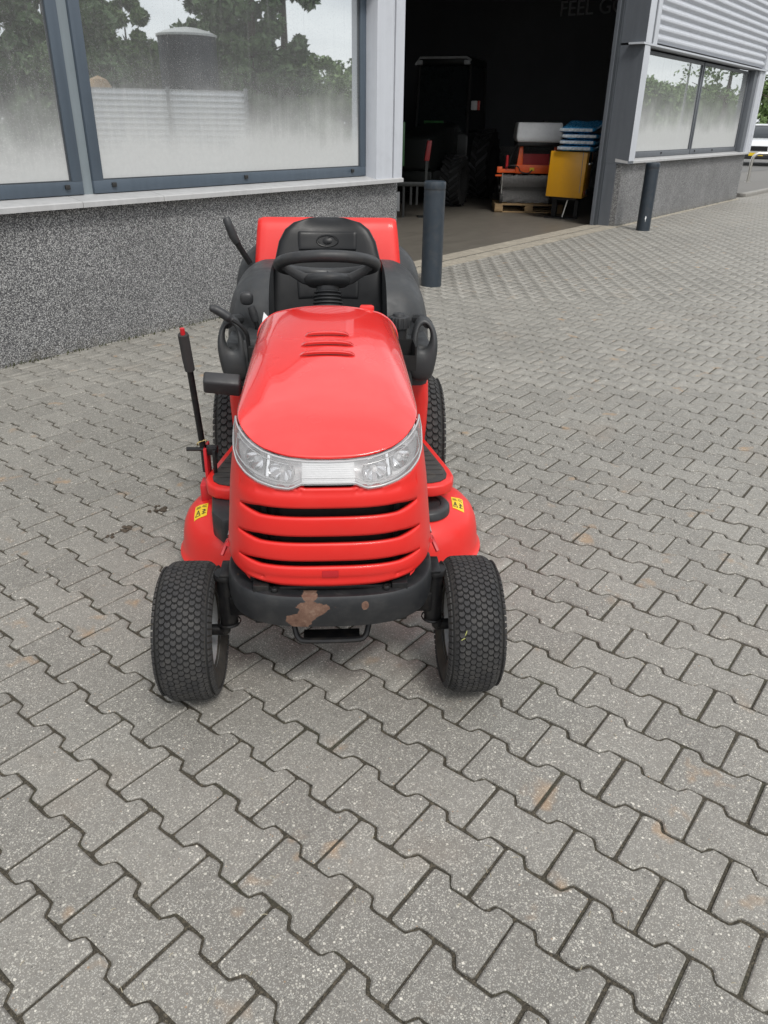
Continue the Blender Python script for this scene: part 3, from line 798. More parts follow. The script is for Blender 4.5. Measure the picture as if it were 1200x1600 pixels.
# reflector bowls and bulbs
for sgn in (-1, 1):
    for xr, rr in ((.112, .027), (.180, .026)):
        s = s_at_x(xr)*sgn; zc = (zlb(s)+zeb(s))/2-.005; c = Vector(wall(s, zc, -.004)); back = Vector(wall(s, zc, -.075)); ax = (c-back).normalized()
        rot = Vector((0, 0, 1)).rotation_difference(ax).to_matrix().to_4x4(); T = Matrix.Translation(c-ax*.006) @ rot
        pr = [(rr*k/7, -.028*(1-(k/7)**2)) for k in range(8)]
        pr[0] = (.0005, -.028)
        rb = MB().lathe(pr, 8 if xr < .15 else 22, T).build('reflector', 'chrome', mow, smooth=False if xr < .15 else True, angle=20)
        MB().lathe([(.0005, -.004), (.006, -.006), (.0075, -.012), (.007, -.026)], 12, T).build('bulb', 'lamp_white', rb, smooth=True)
        MB().lathe([(rr+.001, -.001), (rr+.004, .0005), (rr+.005, -.004)], 22, T).build('reflector_rim', 'lamp_grey', rb, smooth=True)
    # vertical chrome fin and the side marker
    s = s_at_x(.146)*sgn
    MB().tube([wall(s, zlb(s)+.012, -.012), wall(s, zeb(s)-.012, -.014)], .008, 8).build('lamp_fin', 'chrome', mow, smooth=True)
    s = sgn*.475
    MB().tube([wall(s, zlb(s)+.02, -.012), wall(s, zeb(s)-.016, -.012)], .007, 8).build('side_marker', 'lamp_white', mow, smooth=True)

# ---- bumper
def bplan(s, z, out=0, front=-.172, w=.262, yc=.035):
    n = 2/2.9; a = abs(s)*math.pi/2
    return (math.copysign((w+out)*sg(math.sin(a), n), s), yc-(yc-front+out)*sg(math.cos(a), n), z)
bs = np.linspace(-1, 1, 61); rings = []
for s in bs:
    rise = .010*abs(s)**2
    z0, z1 = .305+rise*1.2, .394+rise*.4
    prof = [(-.004, z0), (.0, z0+.003), (.0035, z0+.02), (.0045, (z0+z1)/2), (.0025, z1-.008), (-.002, z1-.001), (-.008, z1), (-.034, z1-.002), (-.034, z1-.006), (-.010, z1-.007), (-.0075, z1-.014), (-.0075, z0+.006)]
    rings.append([bplan(s, z, o) for o, z in prof])
bump = MB().loft(rings, True, True).build('bumper', 'bumper', mow, smooth=True, angle=40)
for x in (-.135, .135):
    s = math.copysign((2/math.pi)*math.asin((abs(x)/.240)**(2.9/2)), x)
    p = bplan(s, .400, -.018); T = Matrix.Translation(p)
    MB().lathe([(.009, -.004), (.009, .002), (.007, .005), (.004, .0055), (.0035, .003), (.0005, .003)], 12, T).build('bumper_bolt', 'black_steel', bump, smooth=True)
    MB().box((x-.024, p[1]+.012, .390), (x+.024, p[1]+.05, .395)).build('bumper_tab', 'black_steel', bump)
# chassis behind the bumper
ch = MB()
for sx in (-1, 1): ch.box((sx*.17-.02, -.14, .30), (sx*.17+.02, 1.35, .41))
ch.box((-.19, -.13, .305), (.19, -.1, .40)); ch.box((-.12, -.05, .24), (.12, .10, .33))
ch.box((-.17, .25, .30), (.17, 1.35, .46))
ch.build('chassis', 'black_steel', mow, bevel=.004)
MB().box((-.20, -.09, .30), (.20, .58, .66)).build('engine', 'dark_void', mow)
# draw hook loop under the bumper
hk = MB()
hk.tube(catmull([(-.10, -.10, .285), (-.093, -.115, .262), (-.085, -.125, .243), (-.06, -.13, .236), (.06, -.13, .236), (.085, -.125, .243), (.093, -.115, .262), (.10, -.10, .285)], 4), .0075, 8)
hk.box((-.072, -.128, .232), (.072, -.085, .2385)).box((-.14, -.10, .278), (.14, -.02, .296))
hk.build('front_hook', 'black_steel', mow, smooth=True, angle=40)
MB().box((-.075, -.06, .236), (.078, .05, .262)).build('hook_plate', 'black_steel', mow, bevel=.004)

# ---- wheels
def wheel(name, x, y, rad, width, rimr, nblk, rows, label=None, inner=1, share=None):
    """axis along x; inner = sign of the side that faces the tractor"""
    e = empty(name, (x, y, rad)); e.parent = mow
    T = Matrix.Rotation(math.pi/2, 4, 'Y')           # lathe axis z -> x
    hw = width/2
    prof = [(rimr, -hw*.62), (rimr+.008, -hw*.80), (rimr+(rad-rimr)*.28, -hw*.97), (rimr+(rad-rimr)*.55, -hw*1.0), (rad*.875, -hw*.95), (rad*.925, -hw*.82), (rad*.965, -hw*.55), (rad*.976, 0)]
    prof += [(r, -z) for r, z in reversed(prof[:-1])]
    prof += [(rimr-.004, hw*.55), (rimr-.004, -hw*.55), prof[0]]
    if share: ty = share[0].copy(); COL.objects.link(ty); ty.parent = e
    else: ty = MB().lathe(prof, 72, T).build('tyre', 'rubber_side', e, smooth=True, angle=50)
    if share: gb_ = share[2].copy(); COL.objects.link(gb_); gb_.parent = e
    else: gb_ = MB().lathe([(rad*.902, -hw*.90), (rad*.935, -hw*.78), (rad*.960, -hw*.65), (rad*.972, -hw*.5), (rad*.981, 0), (rad*.972, hw*.5), (rad*.960, hw*.65), (rad*.935, hw*.78), (rad*.902, hw*.90)], 72, T).build('tread_base', 'rubber_groove', e, smooth=True)  # near-black band paints the shade in the tread grooves
    # tread blocks
    if share: tr = share[1].copy(); COL.objects.link(tr); tr.parent = e
    else:
        tb = MB(); pitch = 2*hw*.90/rows; ap = 2*math.pi/nblk
        def crown(xx):
            t = abs(xx)/hw
            return rad*(.984-.018*t**2-.16*max(0, t-.55)**2/.2)
        for r in range(rows):
            cx = -hw*.90+pitch*(r+.5)
            for k in range(nblk):
                a0 = (k+.5*(r % 2))*ap
                hx, ha = pitch*.58, ap*.42
                shape = [(-.97, -.30), (-.62, -.98), (-.22, -.70), (.22, -.70), (.62, -.98), (.97, -.30), (.80, .50), (.34, .98), (-.34, .98), (-.80, .50)]
                base = []; top = []
                for sx_, sa in shape:
                    xx = cx+sx_*hx; aa = a0+sa*ha; rr = crown(xx); base.append((xx, (rr-.002)*math.cos(aa), (rr-.002)*math.sin(aa)))
                    xx = cx+sx_*hx*.90; aa = a0+sa*ha*.90; rr = crown(xx)+rad*.015; top.append((xx, rr*math.cos(aa), rr*math.sin(aa)))
                tb.loft([base, top], True, False); n0 = len(tb.v)-10; tb.f.append(tuple(range(n0, n0+10)))
        # shoulder lugs
        for sx in (-1, 1):
            for k in range(nblk):
                a0 = (k+.25)*ap; q = []
                for (xx, rf) in ((.90, .915), (.985, .845)):
                    for da in (-.36, .36):
                        rr = rad*rf; q.append((sx*hw*xx, rr*math.cos(a0+da*ap), rr*math.sin(a0+da*ap)))
                q2 = [(p[0]+sx*.0035, p[1]*1.012, p[2]*1.012) for p in q]
                tb.add(q+q2, [(4, 5, 7, 6), (0, 1, 5, 4), (2, 6, 7, 3), (0, 4, 6, 2), (1, 3, 7, 5)])
        tr = stuff(tb.build('tread_blocks', 'rubber', e))
    # rim
    sgn = inner
    rp = [(rimr+.006, sgn*hw*.80), (rimr+.010, sgn*hw*.74), (rimr-.004, sgn*hw*.66), (rimr-.012, sgn*hw*.42), (rimr-.020, sgn*hw*.12), (rimr*.55, sgn*hw*.02), (rimr*.34, sgn*hw*.10), (rimr*.26, sgn*hw*.40), (rimr*.20, sgn*hw*.44), (.001, sgn*hw*.44)]
    MB().lathe(rp, 40, T).build('rim', 'rim', e, smooth=True, angle=45)
    rp2 = [(r, -z*1.0) for r, z in rp]
    MB().lathe(rp2, 40, T).build('rim', 'rim', e, smooth=True, angle=45)
    MB().lathe([(.012, sgn*hw*.46), (.013, sgn*hw*.50), (.009, sgn*hw*.56), (.0005, sgn*hw*.57)], 14, T).build('hub_cap', 'black_steel', e, smooth=True)
    return ty, tr, gb_
fw = wheel('front_wheel', -.376, 0, .187, .146, .100, 64, 9, inner=1)
wheel('front_wheel', .374, 0, .187, .146, .100, 64, 9, inner=-1, share=fw)
rw = wheel('rear_wheel', -.345, 1.25, .255, .205, .105, 56, 8, inner=1)
wheel('rear_wheel', .345, 1.25, .255, .205, .105, 56, 8, inner=-1, share=rw)
# axle, king pins and stub axles
MB().box((-.27, -.028, .245), (.27, .028, .305)).build('front_axle', 'black_steel', mow, bevel=.008)
for sx in (-1, 1):
    k = MB(); k.cyl((sx*.276, 0, .205), (sx*.276, 0, .36), .024, seg=18); k.lathe([(.030, .352), (.031, .358), (.028, .366), (.01, .368)], 18, Matrix.Translation((sx*.276, 0, 0)))
    k.lathe([(.030, .208), (.032, .212), (.030, .216)], 18, Matrix.Translation((sx*.276, 0, 0)))
    k.build('king_pin', 'black_steel', mow, smooth=True, angle=40)
    MB().tube(catmull([(sx*.276, 0, .215), (sx*.289, -.004, .198), (sx*.29, -.004, .187), (sx*.31, -.002, .187), (sx*.36, 0, .187)], 5), .0155, 12).build('stub_axle', 'black_steel', mow, smooth=True)
    MB().tube(catmull([(sx*.285, .03, .40), (sx*.27, .05, .43), (sx*.262, .02, .45), (sx*.258, -.02, .46)], 4), .006, 7).build('side_stay', 'red_dark', mow, smooth=True)
    MB().box((sx*.272-.016, -.03, .366), (sx*.272+.016, .05, .374)).build('axle_bracket', 'black_steel', mow, bevel=.003)
MB().tube([(-.27, .09, .235), (.27, .09, .235)], .008, 8).build('tie_rod', 'black_steel', mow, smooth=True)
# blade of grass stuck to the tyre
gm = plain('dry_grass', (.30, .31, .10), .8)
gb = MB()
for k in range(7):
    p = Vector((.335+random.uniform(-.012, .012), -.155-random.uniform(0, .01), .235+random.uniform(-.025, .02)))
    gb.tube(catmull([p, p+Vector((random.uniform(-.01, .01), -.008, .012)), p+Vector((random.uniform(-.015, .015), -.004, random.uniform(.012, .03)))], 3), [.0017]*3+[.0016]*3+[.0006], 4)
gb.build('grass_wisp', gm, mow)

# ---- mower deck
DYC, DHX, DHY = .70, .512, .275
DR_, DCX = .268, .258            # lobe radius and lobe centre: two round ends joined by straight sides
def ringat(dx, z):
    r = DR_-dx; out = []
    for a in np.linspace(-math.pi/2, math.pi/2, 41): out.append((DCX+r*math.cos(a), DYC+r*math.sin(a), z))
    for a in np.linspace(math.pi/2, 3*math.pi/2, 41): out.append((-DCX+r*math.cos(a), DYC+r*math.sin(a), z))
    return out
prof = [(.006, .062), (-.006, .060), (-.010, .066), (-.006, .071), (.0, .076), (.004, .10), (.008, .14), (.014, .17), (.026, .198), (.046, .220), (.075, .236), (.11, .245), (.18, .251), (.25, .254)]
deck = MB().loft([ringat(d, z) for d, z in prof], True, True).build('mower_deck', 'red_matte', mow, smooth=True, angle=50)
def deck_z(x, y):
    lo = max(0, DR_-math.hypot(max(0, abs(x)-DCX), y-DYC))
    return interp(lo, [p[0] for p in prof[4:]], [p[1] for p in prof[4:]])
def patch(pts, n, off):              # quad draped over the deck
    P = []
    for i in range(n+1):
        row = []
        for j in range(n+1):
            u, v = i/n, j/n
            x = lerp(lerp(pts[0][0], pts[1][0], u), lerp(pts[3][0], pts[2][0], u), v); y = lerp(lerp(pts[0][1], pts[1][1], u), lerp(pts[3][1], pts[2][1], u), v)
            row.append((x, y, deck_z(x, y)+off))
        P.append(row)
    return P
for q in ([(-.462, .590), (-.417, .586), (-.421, .662), (-.466, .664)], [(.417, .604), (.457, .602), (.463, .684), (.421, .680)]):
    lb = grid_mesh('warning_label', patch(q, 6, .0015), 'sticker', deck)
    def at(u, v): return (lerp(lerp(q[0][0], q[1][0], u), lerp(q[3][0], q[2][0], u), v), lerp(lerp(q[0][1], q[1][1], u), lerp(q[3][1], q[2][1], u), v))
    k = MB()
    def stroke(a, b_, w):
        (x0, y0), (x1, y1) = at(*a), at(*b_); d = Vector((x1-x0, y1-y0)); n_ = Vector((-d.y, d.x)).normalized()*w
        vs_ = [(x0+n_.x, y0+n_.y), (x1+n_.x, y1+n_.y), (x1-n_.x, y1-n_.y), (x0-n_.x, y0-n_.y)]
        k.add([(x, y, deck_z(x, y)+.0026) for x, y in vs_], [(0, 1, 2, 3)])
    for a, b_ in (((.1, .14), (.46, .14)), ((.46, .14), (.28, .55)), ((.28, .55), (.1, .14)), ((.28, .24), (.28, .38))): stroke(a, b_, .0014)
    for a, b_ in (((.58, .2), (.9, .2)), ((.6, .32), (.86, .42)), ((.62, .5), (.9, .36)), ((.7, .16), (.78, .5)), ((.1, .72), (.45, .72)), ((.1, .82), (.40, .82)), ((.56, .75), (.9, .68)), ((.6, .86), (.9, .84))): stroke(a, b_, .0016)
    k.build('label_print', 'ink', lb)
# belt covers on the deck
MB().prism([(-.405, .66), (-.30, .70), (-.26, .60), (-.27, .45), (-.345, .44), (-.385, .50)][::-1], .20, .292).build('belt_cover', 'black_plastic', deck, bevel=.012)
T = Matrix.Translation((.315, .60, 0))
MB().lathe([(.09, .235), (.088, .258), (.082, .264), (.060, .266), (.056, .262), (.02, .262), (.0005, .264)], 40, T).build('pulley_cover', 'black_plastic', deck, smooth=True, angle=40)
MB().lathe([(.014, .262), (.014, .272), (.010, .274), (.0005, .274)], 12, T).build('pulley_bolt', 'black_steel', deck, smooth=True)
MB().tube([(-.20, .45, .26), (-.20, .30, .36)], .01, 8).build('deck_link', 'black_steel', deck); MB().tube([(.20, .45, .26), (.20, .30, .36)], .01, 8).build('deck_link', 'black_steel', deck)

# ---- foot rests, tunnel and body panels
for sx in (-1, 1):
    pts = [(.225, .575), (.345, .578), (.385, .592), (.412, .622), (.424, .668), (.420, .72), (.362, 1.02), (.225, 1.02)]
    pp = [(sx*x, y) for x, y in pts]; pp = pp if sx > 0 else pp[::-1]
    f = MB().prism(pp, .292, .334).build('foot_rest', 'red_matte', mow, bevel=.009, seg=3)
    mt = [(.232, .600), (.34, .602), (.372, .615), (.393, .64), (.400, .672), (.396, .72), (.350, .96), (.232, .96)]
    pp = [(sx*x, y) for x, y in mt]; pp = pp if sx > 0 else pp[::-1]
    MB().prism(pp, .334, .339).build('foot_mat', 'rubber_mat', f, bevel=.0015)
    g = MB()
    for k in range(7):
        y = .66+k*.042; x1 = interp(y, [.6, .67, .72, .96], [.36, .39, .385, .34]); g.box((min(sx*.25, sx*x1), y, .339), (max(sx*.25, sx*x1), y+.008, .3415))
    g.build('mat_rib', 'rubber_mat', f)
    # red lower body beside the foot well
    rg = []
    for z, xo, yo in ((.30, .362, .985), (.40, .366, .965), (.50, .366, .945), (.575, .360, .925), (.610, .350, .93), (.62, .335, .94)):
        ring = []
        for (cx, cy) in ((xo, 1.12), (xo, yo+.05), (xo-.006, yo+.02), (xo-.022, yo+.003), (xo-.045, yo), (.16, yo-.02), (.16, 1.12)): ring.append((sx*cx, cy, z))
        rg.append(ring)
    MB().loft(rg, True, True).build('fender_skirt', 'red_matte', mow, smooth=True, angle=45)
# steering tower behind the hood
MB().loft([[(-.20, .60, .33), (.20, .60, .33), (.20, .98, .33), (-.20, .98, .33)], [(-.20, .60, .70), (.20, .60, .70), (.20, .84, .70), (-.20, .84, .70)], [(-.15, .605, .885), (.15, .605, .885), (.13, .74, .885), (-.13, .74, .885)]]).build('dash_tower', 'black_plastic', mow, bevel=.02, seg=3)
MB().box((-.22, .95, .30), (.22, 1.5, .66)).build('seat_pedestal', 'black_plastic', mow, bevel=.02)
# red latch on the hood's rear edge
MB().prism([(.096, .606), (.138, .604), (.142, .614), (.136, .63), (.10, .632)], .904, .924).build('hood_latch', 'red_matte', hoodm, bevel=.005)

# ---- rear fenders, side consoles and grab handles
for sx in (-1, 1):
    fe = MB().loft([[(sx*max(.207, x), y, z-.10*max(0, x-.25)) for x, y, z in (r if sx > 0 else r[::-1])] for r in superell(.190, 1.30, .60, .190, .34, .338, .62, .60, 44, 20, -.4)], True, True).build('rear_fender', 'grey_plastic', mow, smooth=True, angle=60)
    # console: panel below the handle
    rg = []
    for z, xo, xi, yo in ((.60, .346, .225, .845), (.64, .350, .225, .835), (.70, .356, .225, .83), (.735, .352, .225, .832), (.745, .345, .235, .84)):
        ring = []
        for (cx, cy) in ((xo, 1.06), (xo, yo+.05), (xo-.008, yo+.018), (xo-.028, yo), (xi+.02, yo-.004), (xi, yo+.004), (xi, 1.06)): ring.append((sx*cx, cy, z))
        rg.append(ring)
    MB().loft(rg, True, True).build('side_console', 'grey_plastic', fe, smooth=True, angle=50)
    outer = [(.268, .625), (.315, .618), (.352, .622), (.363, .675), (.371, .735), (.368, .786), (.351, .823), (.328, .842), (.304, .840), (.287, .815), (.275, .765), (.268, .695)]
    inner = [(.304, .748), (.311, .741), (.322, .741), (.334, .751), (.342, .770), (.342, .791), (.335, .807), (.325, .815), (.314, .813), (.306, .801), (.302, .783), (.301, .764)]
    hg = MB(); yf = lambda z: .79+.35*max(0, z-.74); n_ = 12
    vs_ = [(sx*x, yf(z), z) for x, z in outer]+[(sx*x, yf(z), z) for x, z in inner]+[(sx*x, yf(z)+.055, z) for x, z in outer]+[(sx*x, yf(z)+.045, z) for x, z in inner]
    fs_ = []
    for k in range(n_):
        q = (k+1) % n_; fs_ += [(k, q, n_+q, n_+k), (2*n_+k, 3*n_+k, 3*n_+q, 2*n_+q), (k, 2*n_+k, 2*n_+q, q), (n_+k, n_+q, 3*n_+q, 3*n_+k)]
    ho = hg.add(vs_, fs_).build('grab_handle', 'grey_plastic', fe, smooth=True, angle=180)
    sb = ho.modifiers.new('round', 'SUBSURF'); sb.levels = 2; sb.render_levels = 2
    MB().tube(catmull([(sx*.335, .84, .815), (sx*.325, .90, .815), (sx*.31, .98, .80)], 5), [.016]*5+[.018]*6, 10).build('handle_rear_arm', 'grey_plastic', fe, smooth=True)
    MB().box((min(sx*.18, sx*.285), .80, .60), (max(sx*.18, sx*.285), 1.06, .752 if sx > 0 else .772)).build('console_top', 'grey_plastic', fe, bevel=.012)
# open storage pocket and fuel cap on one side
pk = MB(); pk.box((.216, .70, .70), (.222, .80, .775)).box((.222, .795, .70), (.284, .80, .775)).box((.222, .70, .695), (.284, .795, .70)).box((.280, .70, .70), (.285, .80, .775)).box((.222, .70, .70), (.28, .704, .745))
pk.build('storage_pocket', 'dark_void', mow)
T = Matrix.Translation((.238, .86, .0))
cap = MB(); rr = lambda a: .036*(1+.035*math.cos(14*a))
rgs = []
for r_, z in ((1.0, .800), (1.0, .828), (.94, .836), (.62, .839), (.55, .846), (.02, .850)):
    rgs.append([(.238+r_*(.036+.0015*math.copysign(1, math.cos(16*a)) if r_ > .9 else .036)*math.cos(a), .86+r_*(.036+.0015*math.copysign(1, math.cos(16*a)) if r_ > .9 else .036)*math.sin(a), z) for a in np.linspace(0, 2*math.pi, 65)[:-1]])
cap.loft(rgs, True, True).build('fuel_cap', 'black_plastic', mow, smooth=True, angle=30)
MB().lathe([(.026, .74), (.03, .797)], 24, T).build('fuel_neck', 'black_plastic', mow, smooth=True)

# ---- seat
def seat_w(b): return interp(b, [0, .12, .35, .6, .8, .9, .96, 1.0], [.224, .220, .214, .204, .184, .160, .128, .07])
def seat_y(b): return 1.295+.105*b+.02*b*b
def seat_front(x, z):
    b = (z-.70)/.39; w = seat_w(b); t = min(1, abs(x)/w); return seat_y(b)-.030-.045*t**2.2*(1-.35*b)+.055*max(0, t-.8)/.2*.6
rings = []
bb_ = list(np.linspace(0, .86, 14))+[.90, .93, .96, .98, .993, 1.0]
for b_ in bb_:
    w = seat_w(b_); z = .70+.39*b_; y = seat_y(b_); ed = math.sqrt(max(0, 1-max(0, (b_-.86)/.14)**2.2)) if b_ > .86 else 1
    th = .045*max(.12, ed); ring = []
    n_ = 44
    for k in range(n_):
        a = 2*math.pi*k/n_; cx = sg(math.cos(a), .62); cy = sg(math.sin(a), .75)
        x = w*cx; yy = y+th*cy
        yy -= .048*abs(cx)**2.4*(1-.35*b_)        # side bolsters come forward
        ring.append((x, yy, z))
    rings.append(ring)
seat = MB().loft(rings, True, True).build('seat_backrest', 'vinyl', mow, smooth=True, angle=70)
# cushion
rings = []
for y, w, zt, zb in ((.985, .14, .735, .70), (.99, .17, .752, .69), (1.01, .195, .766, .68), (1.06, .212, .772, .67), (1.18, .222, .762, .67), (1.30, .222, .755, .67), (1.36, .215, .75, .67)):
    ring = []
    for k in range(36):
        a = 2*math.pi*k/36; cx = sg(math.cos(a), .6); cz = sg(math.sin(a), .6)
        z = lerp(zb, zt, (cz+1)/2)+(.03*abs(cx)**2.5 if cz > 0 else 0)
        ring.append((w*cx, y, z))
    rings.append(ring)
MB().loft(rings, True, True).build('seat_cushion', 'vinyl', mow, smooth=True, angle=70)
# stitched panel, lumbar roll, emblem
def seat_pad(x0, x1, z0, z1, h, name, rnd=.35):
    P = []
    for i in range(25):
        row = []
        for j in range(13):
            u, v = -1+2*i/24, -1+2*j/12
            # squircle mapping
            x = lerp(x0, x1, (u+1)/2)*(1-.03*v*v); z = lerp(z0, z1, (v+1)/2)*1.0-.004*u*u*0
            e = (1-abs(u)**14)*(1-abs(v)**6); row.append((x, seat_front(x, z)-.010-h*max(0, e)**.5+(.006 if e <= 0 else 0), z))
        P.append(row)
    return grid_mesh(name, P, 'vinyl', seat, angle=70)
seat_pad(-.118, .118, .975, 1.050, .007, 'upper_panel'); seat_pad(-.116, .116, .938, .966, .010, 'lumbar_roll'); seat_pad(-.125, .125, .80, .925, .006, 'lower_panel')
def on_seat(x, z, off): return (x, seat_front(x, z)-.0175-off, z)
ov = [on_seat(.040*math.cos(a), 1.013+.0195*math.sin(a), .001) for a in np.linspace(0, 2*math.pi, 41)[:-1]]
MB().tube(ov, .0026, 6, closed=True).build('emblem_ring', 'vinyl', seat, smooth=True)
dk = [[on_seat(r_*.0185*math.cos(a), 1.013+r_*.0125*math.sin(a), .0035*(1-r_*r_)+.0005) for a in np.linspace(0, 2*math.pi, 25)] for r_ in (1, .8, .55, .3, .02)]
grid_mesh('emblem_disc', dk, 'vinyl', seat)
for sgn in (-1, 1):
    cr = [on_seat(sgn*(.036-.034*t+.0), 1.013+sgn*.0165*math.sin(t*2.6), .0012) for t in np.linspace(.05, 1, 10)]
    MB().tube(cr, .0018, 5).build('emblem_swoosh', 'vinyl', seat, smooth=True)

# ---- steering wheel and column
SC = Vector((0, .91, .994)); tl = R(19); nrm = Vector((0, math.sin(tl), math.cos(tl))); fx = Vector((1, 0, 0)); fy = Vector((0, -math.cos(tl), math.sin(tl)))
def sw(a, r_, h=0): return SC+fx*(r_*math.cos(a))+fy*(r_*math.sin(a))+nrm*h
st = MB().tube([sw(a, .160) for a in np.linspace(0, 2*math.pi, 65)[:-1]], .0185, 14, closed=True).build('steering_wheel', 'black_plastic', mow, smooth=True)
for a in (R(12), R(168), R(270)):
    MB().tube([sw(a, r_, h) for r_, h in ((.03, -.052), (.08, -.045), (.125, -.022), (.157, .0))], [.026, .018, .014, .013], 10, flat=.45).build('spoke', 'black_plastic', st, smooth=True)
T = Matrix.Translation(SC) @ Vector((0, 0, 1)).rotation_difference(nrm).to_matrix().to_4x4()
hubr = []
for r_, h in ((.02, -.055), (.05, -.052), (.066, -.040), (.070, -.028), (.060, -.014), (.03, -.008), (.001, -.007)):
    hubr.append([T @ Vector((r_*1.2*math.cos(a), r_*.85*math.sin(a), h-.018)) for a in np.linspace(0, 2*math.pi, 33)[:-1]])
MB().loft(hubr, True, True).build('hub', 'black_plastic', st, smooth=True, angle=60)
MB().lathe([(.037, -.09), (.039, -.06)], 24, T).build('column_collar', 'black_plastic', st, smooth=True)
bel = []
for k in range(10):
    h = -.084-k*.0115; r0 = .042+k*.0012
    bel += [(r0-.004, h), (r0+.004, h-.003), (r0+.004, h-.006), (r0-.004, h-.0095)]
MB().lathe(bel, 28, T).build('column_bellows', 'black_plastic', st, smooth=True, angle=30)
MB().box((-.03, 1.0, .905), (.03, 1.03, .918)).build('seat_latch', 'red_dark', mow, bevel=.004)

# ---- levers
lv = MB(); lv.tube([(-.432, .735, .33), (-.435, .745, .40), (-.446, .703, .712)], .0105, 10); rod = lv.build('lift_lever', 'black_steel', mow, smooth=True)
MB().tube([(-.4455, .705, .700), (-.4475, .695, .74), (-.4498, .676, .822), (-.4499, .675, .824)], [.016, .0168, .0168, .014], 14).build('foam_grip', 'foam', rod, smooth=True, angle=40)
MB().tube([(-.4499, .675, .822), (-.4504, .672, .842)], .0075, 12).build('release_button', 'red_dark', rod)
MB().prism([(-.005, -.03), (.006, -.03), (.006, .05), (-.005, .05)], -.09, .09, Matrix.Translation((-.425, .735, .335))).build('lever_bracket', 'red_dark', mow, bevel=.003)
MB().prism([(-.45, .69), (-.38, .69), (-.38, .76), (-.45, .76)], .225, .30).build('lever_gusset', 'red_dark', mow, bevel=.006)
MB().tube([(-.49, .735, .415), (-.395, .735, .413)], .0075, 8).build('lever_pivot', 'black_steel', mow, smooth=True)
MB().box((-.43, .715, .398), (-.385, .75, .425)).box((-.400, .70, .335), (-.388, .715, .42)).build('lever_block', 'black_steel', mow, bevel=.003)
tie = [Vector((-.437, .742, .435))+Vector((.017*math.cos(a), .012*math.sin(a), .012*math.cos(a+1))) for a in np.linspace(0, 2*math.pi, 13)[:-1]]
MB().tube(tie, .0022, 6, closed=True).build('cable_tie', 'brass', rod, smooth=True)
# crooked hand lever
MB().tube(catmull([(-.262, .80, .70), (-.264, .80, .765), (-.268, .80, .795), (-.288, .80, .822), (-.317, .80, .842)], 5), .0065, 10).build('hand_lever', 'black_steel', mow, smooth=True)
MB().tube(catmull([(-.310, .80, .838), (-.325, .80, .848), (-.348, .80, .864), (-.368, .80, .874), (-.381, .80, .875)], 4), [.012]*3+[.0155]*5+[.0145]*4+[.012]*3+[.010, .005], 12).build('lever_handle', 'black_plastic', mow, smooth=True)
MB().tube([(-.243, .95, .70), (-.246, .95, .782), (-.258, .95, .828)], [.009, .009, .008], 10).build('throttle_lever', 'black_steel', mow, smooth=True)
MB().tube([(-.251, .95, .80), (-.258, .95, .83), (-.264, .95, .850)], [.0135, .015, .012], 12).build('throttle_boot', 'black_plastic', mow, smooth=True)
MB().loft(superell(-.276, .945, .878, .023, .014, .022, .7, .7, 20, 10), True, True).build('throttle_knob', 'black_plastic', mow, smooth=True, angle=60)
MB().box((-.262, .765, .62), (-.238, .80, .755)).build('lever_gate', 'dark_void', mow)
MB().tube([(-.245, .762, .745), (-.247, .762, .70), (-.253, .762, .665)], .0028, 6).build('gate_wire', 'steel', mow, smooth=True)
# pedal
pd_ = MB().loft([[(-.385, .56, .668), (-.272, .56, .655), (-.272, .60, .672), (-.385, .60, .685)], [(-.380, .54, .712), (-.268, .54, .700), (-.268, .572, .728), (-.380, .572, .738)]])
pd_.build('pedal', 'black_plastic', mow, bevel=.008, seg=3)
MB().tube([(-.30, .59, .69), (-.22, .66, .60), (-.20, .72, .45)], .01, 8).build('pedal_arm', 'black_steel', mow, smooth=True)
MB().add([(-.206, .78, .868), (-.215, .77, .826), (-.178, .775, .838)], [(0, 1, 2)]).build('paper_tag', 'paper', mow)

# ---- rear grass collector
def cat_ring(y, sc, zt=1.035, zb=.33):
    hw = .405*sc; zc = (zt+zb)/2; hz = (zt-zb)/2*sc; ring = []
    for k in range(64):
        a = 2*math.pi*k/64; ring.append((hw*sg(math.cos(a), .66), y, zc+hz*sg(math.sin(a), .62)))
    return ring
rings = [cat_ring(y, s_, zt) for y, s_, zt in ((1.61, .84, .93), (1.615, .89, .95), (1.635, .945, .97), (1.67, .98, .995), (1.73, 1.0, 1.0), (1.85, 1.0, .99), (2.05, .99, .955), (2.25, .95, .91), (2.36, .85, .85), (2.38, .78, .82))]
cat = MB().loft(rings, True, True).build('collector_body', 'grey_plastic', mow, smooth=True, angle=60)
P = []
for u in np.linspace(-1, 1, 31):
    row = []
    for (y, z, w) in ((1.555, .62, .308), (1.575, .75, .305), (1.60, .86, .300), (1.625, .94, .294), (1.648, 1.01, .288), (1.657, 1.030, .286), (1.666, 1.044, .284), (1.682, 1.050, .282), (1.72, 1.046, .280), (1.85, 1.022, .276), (2.05, .975, .27), (2.25, .93, .265), (2.35, .87, .26)):
        e = max(0, abs(u)-.95)/.05; row.append((u*w, y+.006*e*e*(1 if z < 1.03 else 0), z-.005*e*e*(1 if z > .9 else 0)))
    P.append(row)
cv = grid_mesh('collector_cover', P, 'red_matte', mow, angle=60)
thick_in(cv, .012)
MB().tube([(-.325, 1.62, .885), (-.365, 1.61, .955), (-.383, 1.60, .992)], [.012, .012, .014], 12).build('dump_lever', 'black_steel', mow, smooth=True)
MB().tube([(-.372, 1.606, .970), (-.385, 1.60, .996), (-.398, 1.60, 1.035), (-.407, 1.60, 1.062), (-.409, 1.60, 1.067)], [.0155, .018, .0175, .0165, .012], 14).build('dump_lever_grip', 'black_plastic', mow, smooth=True, angle=50)
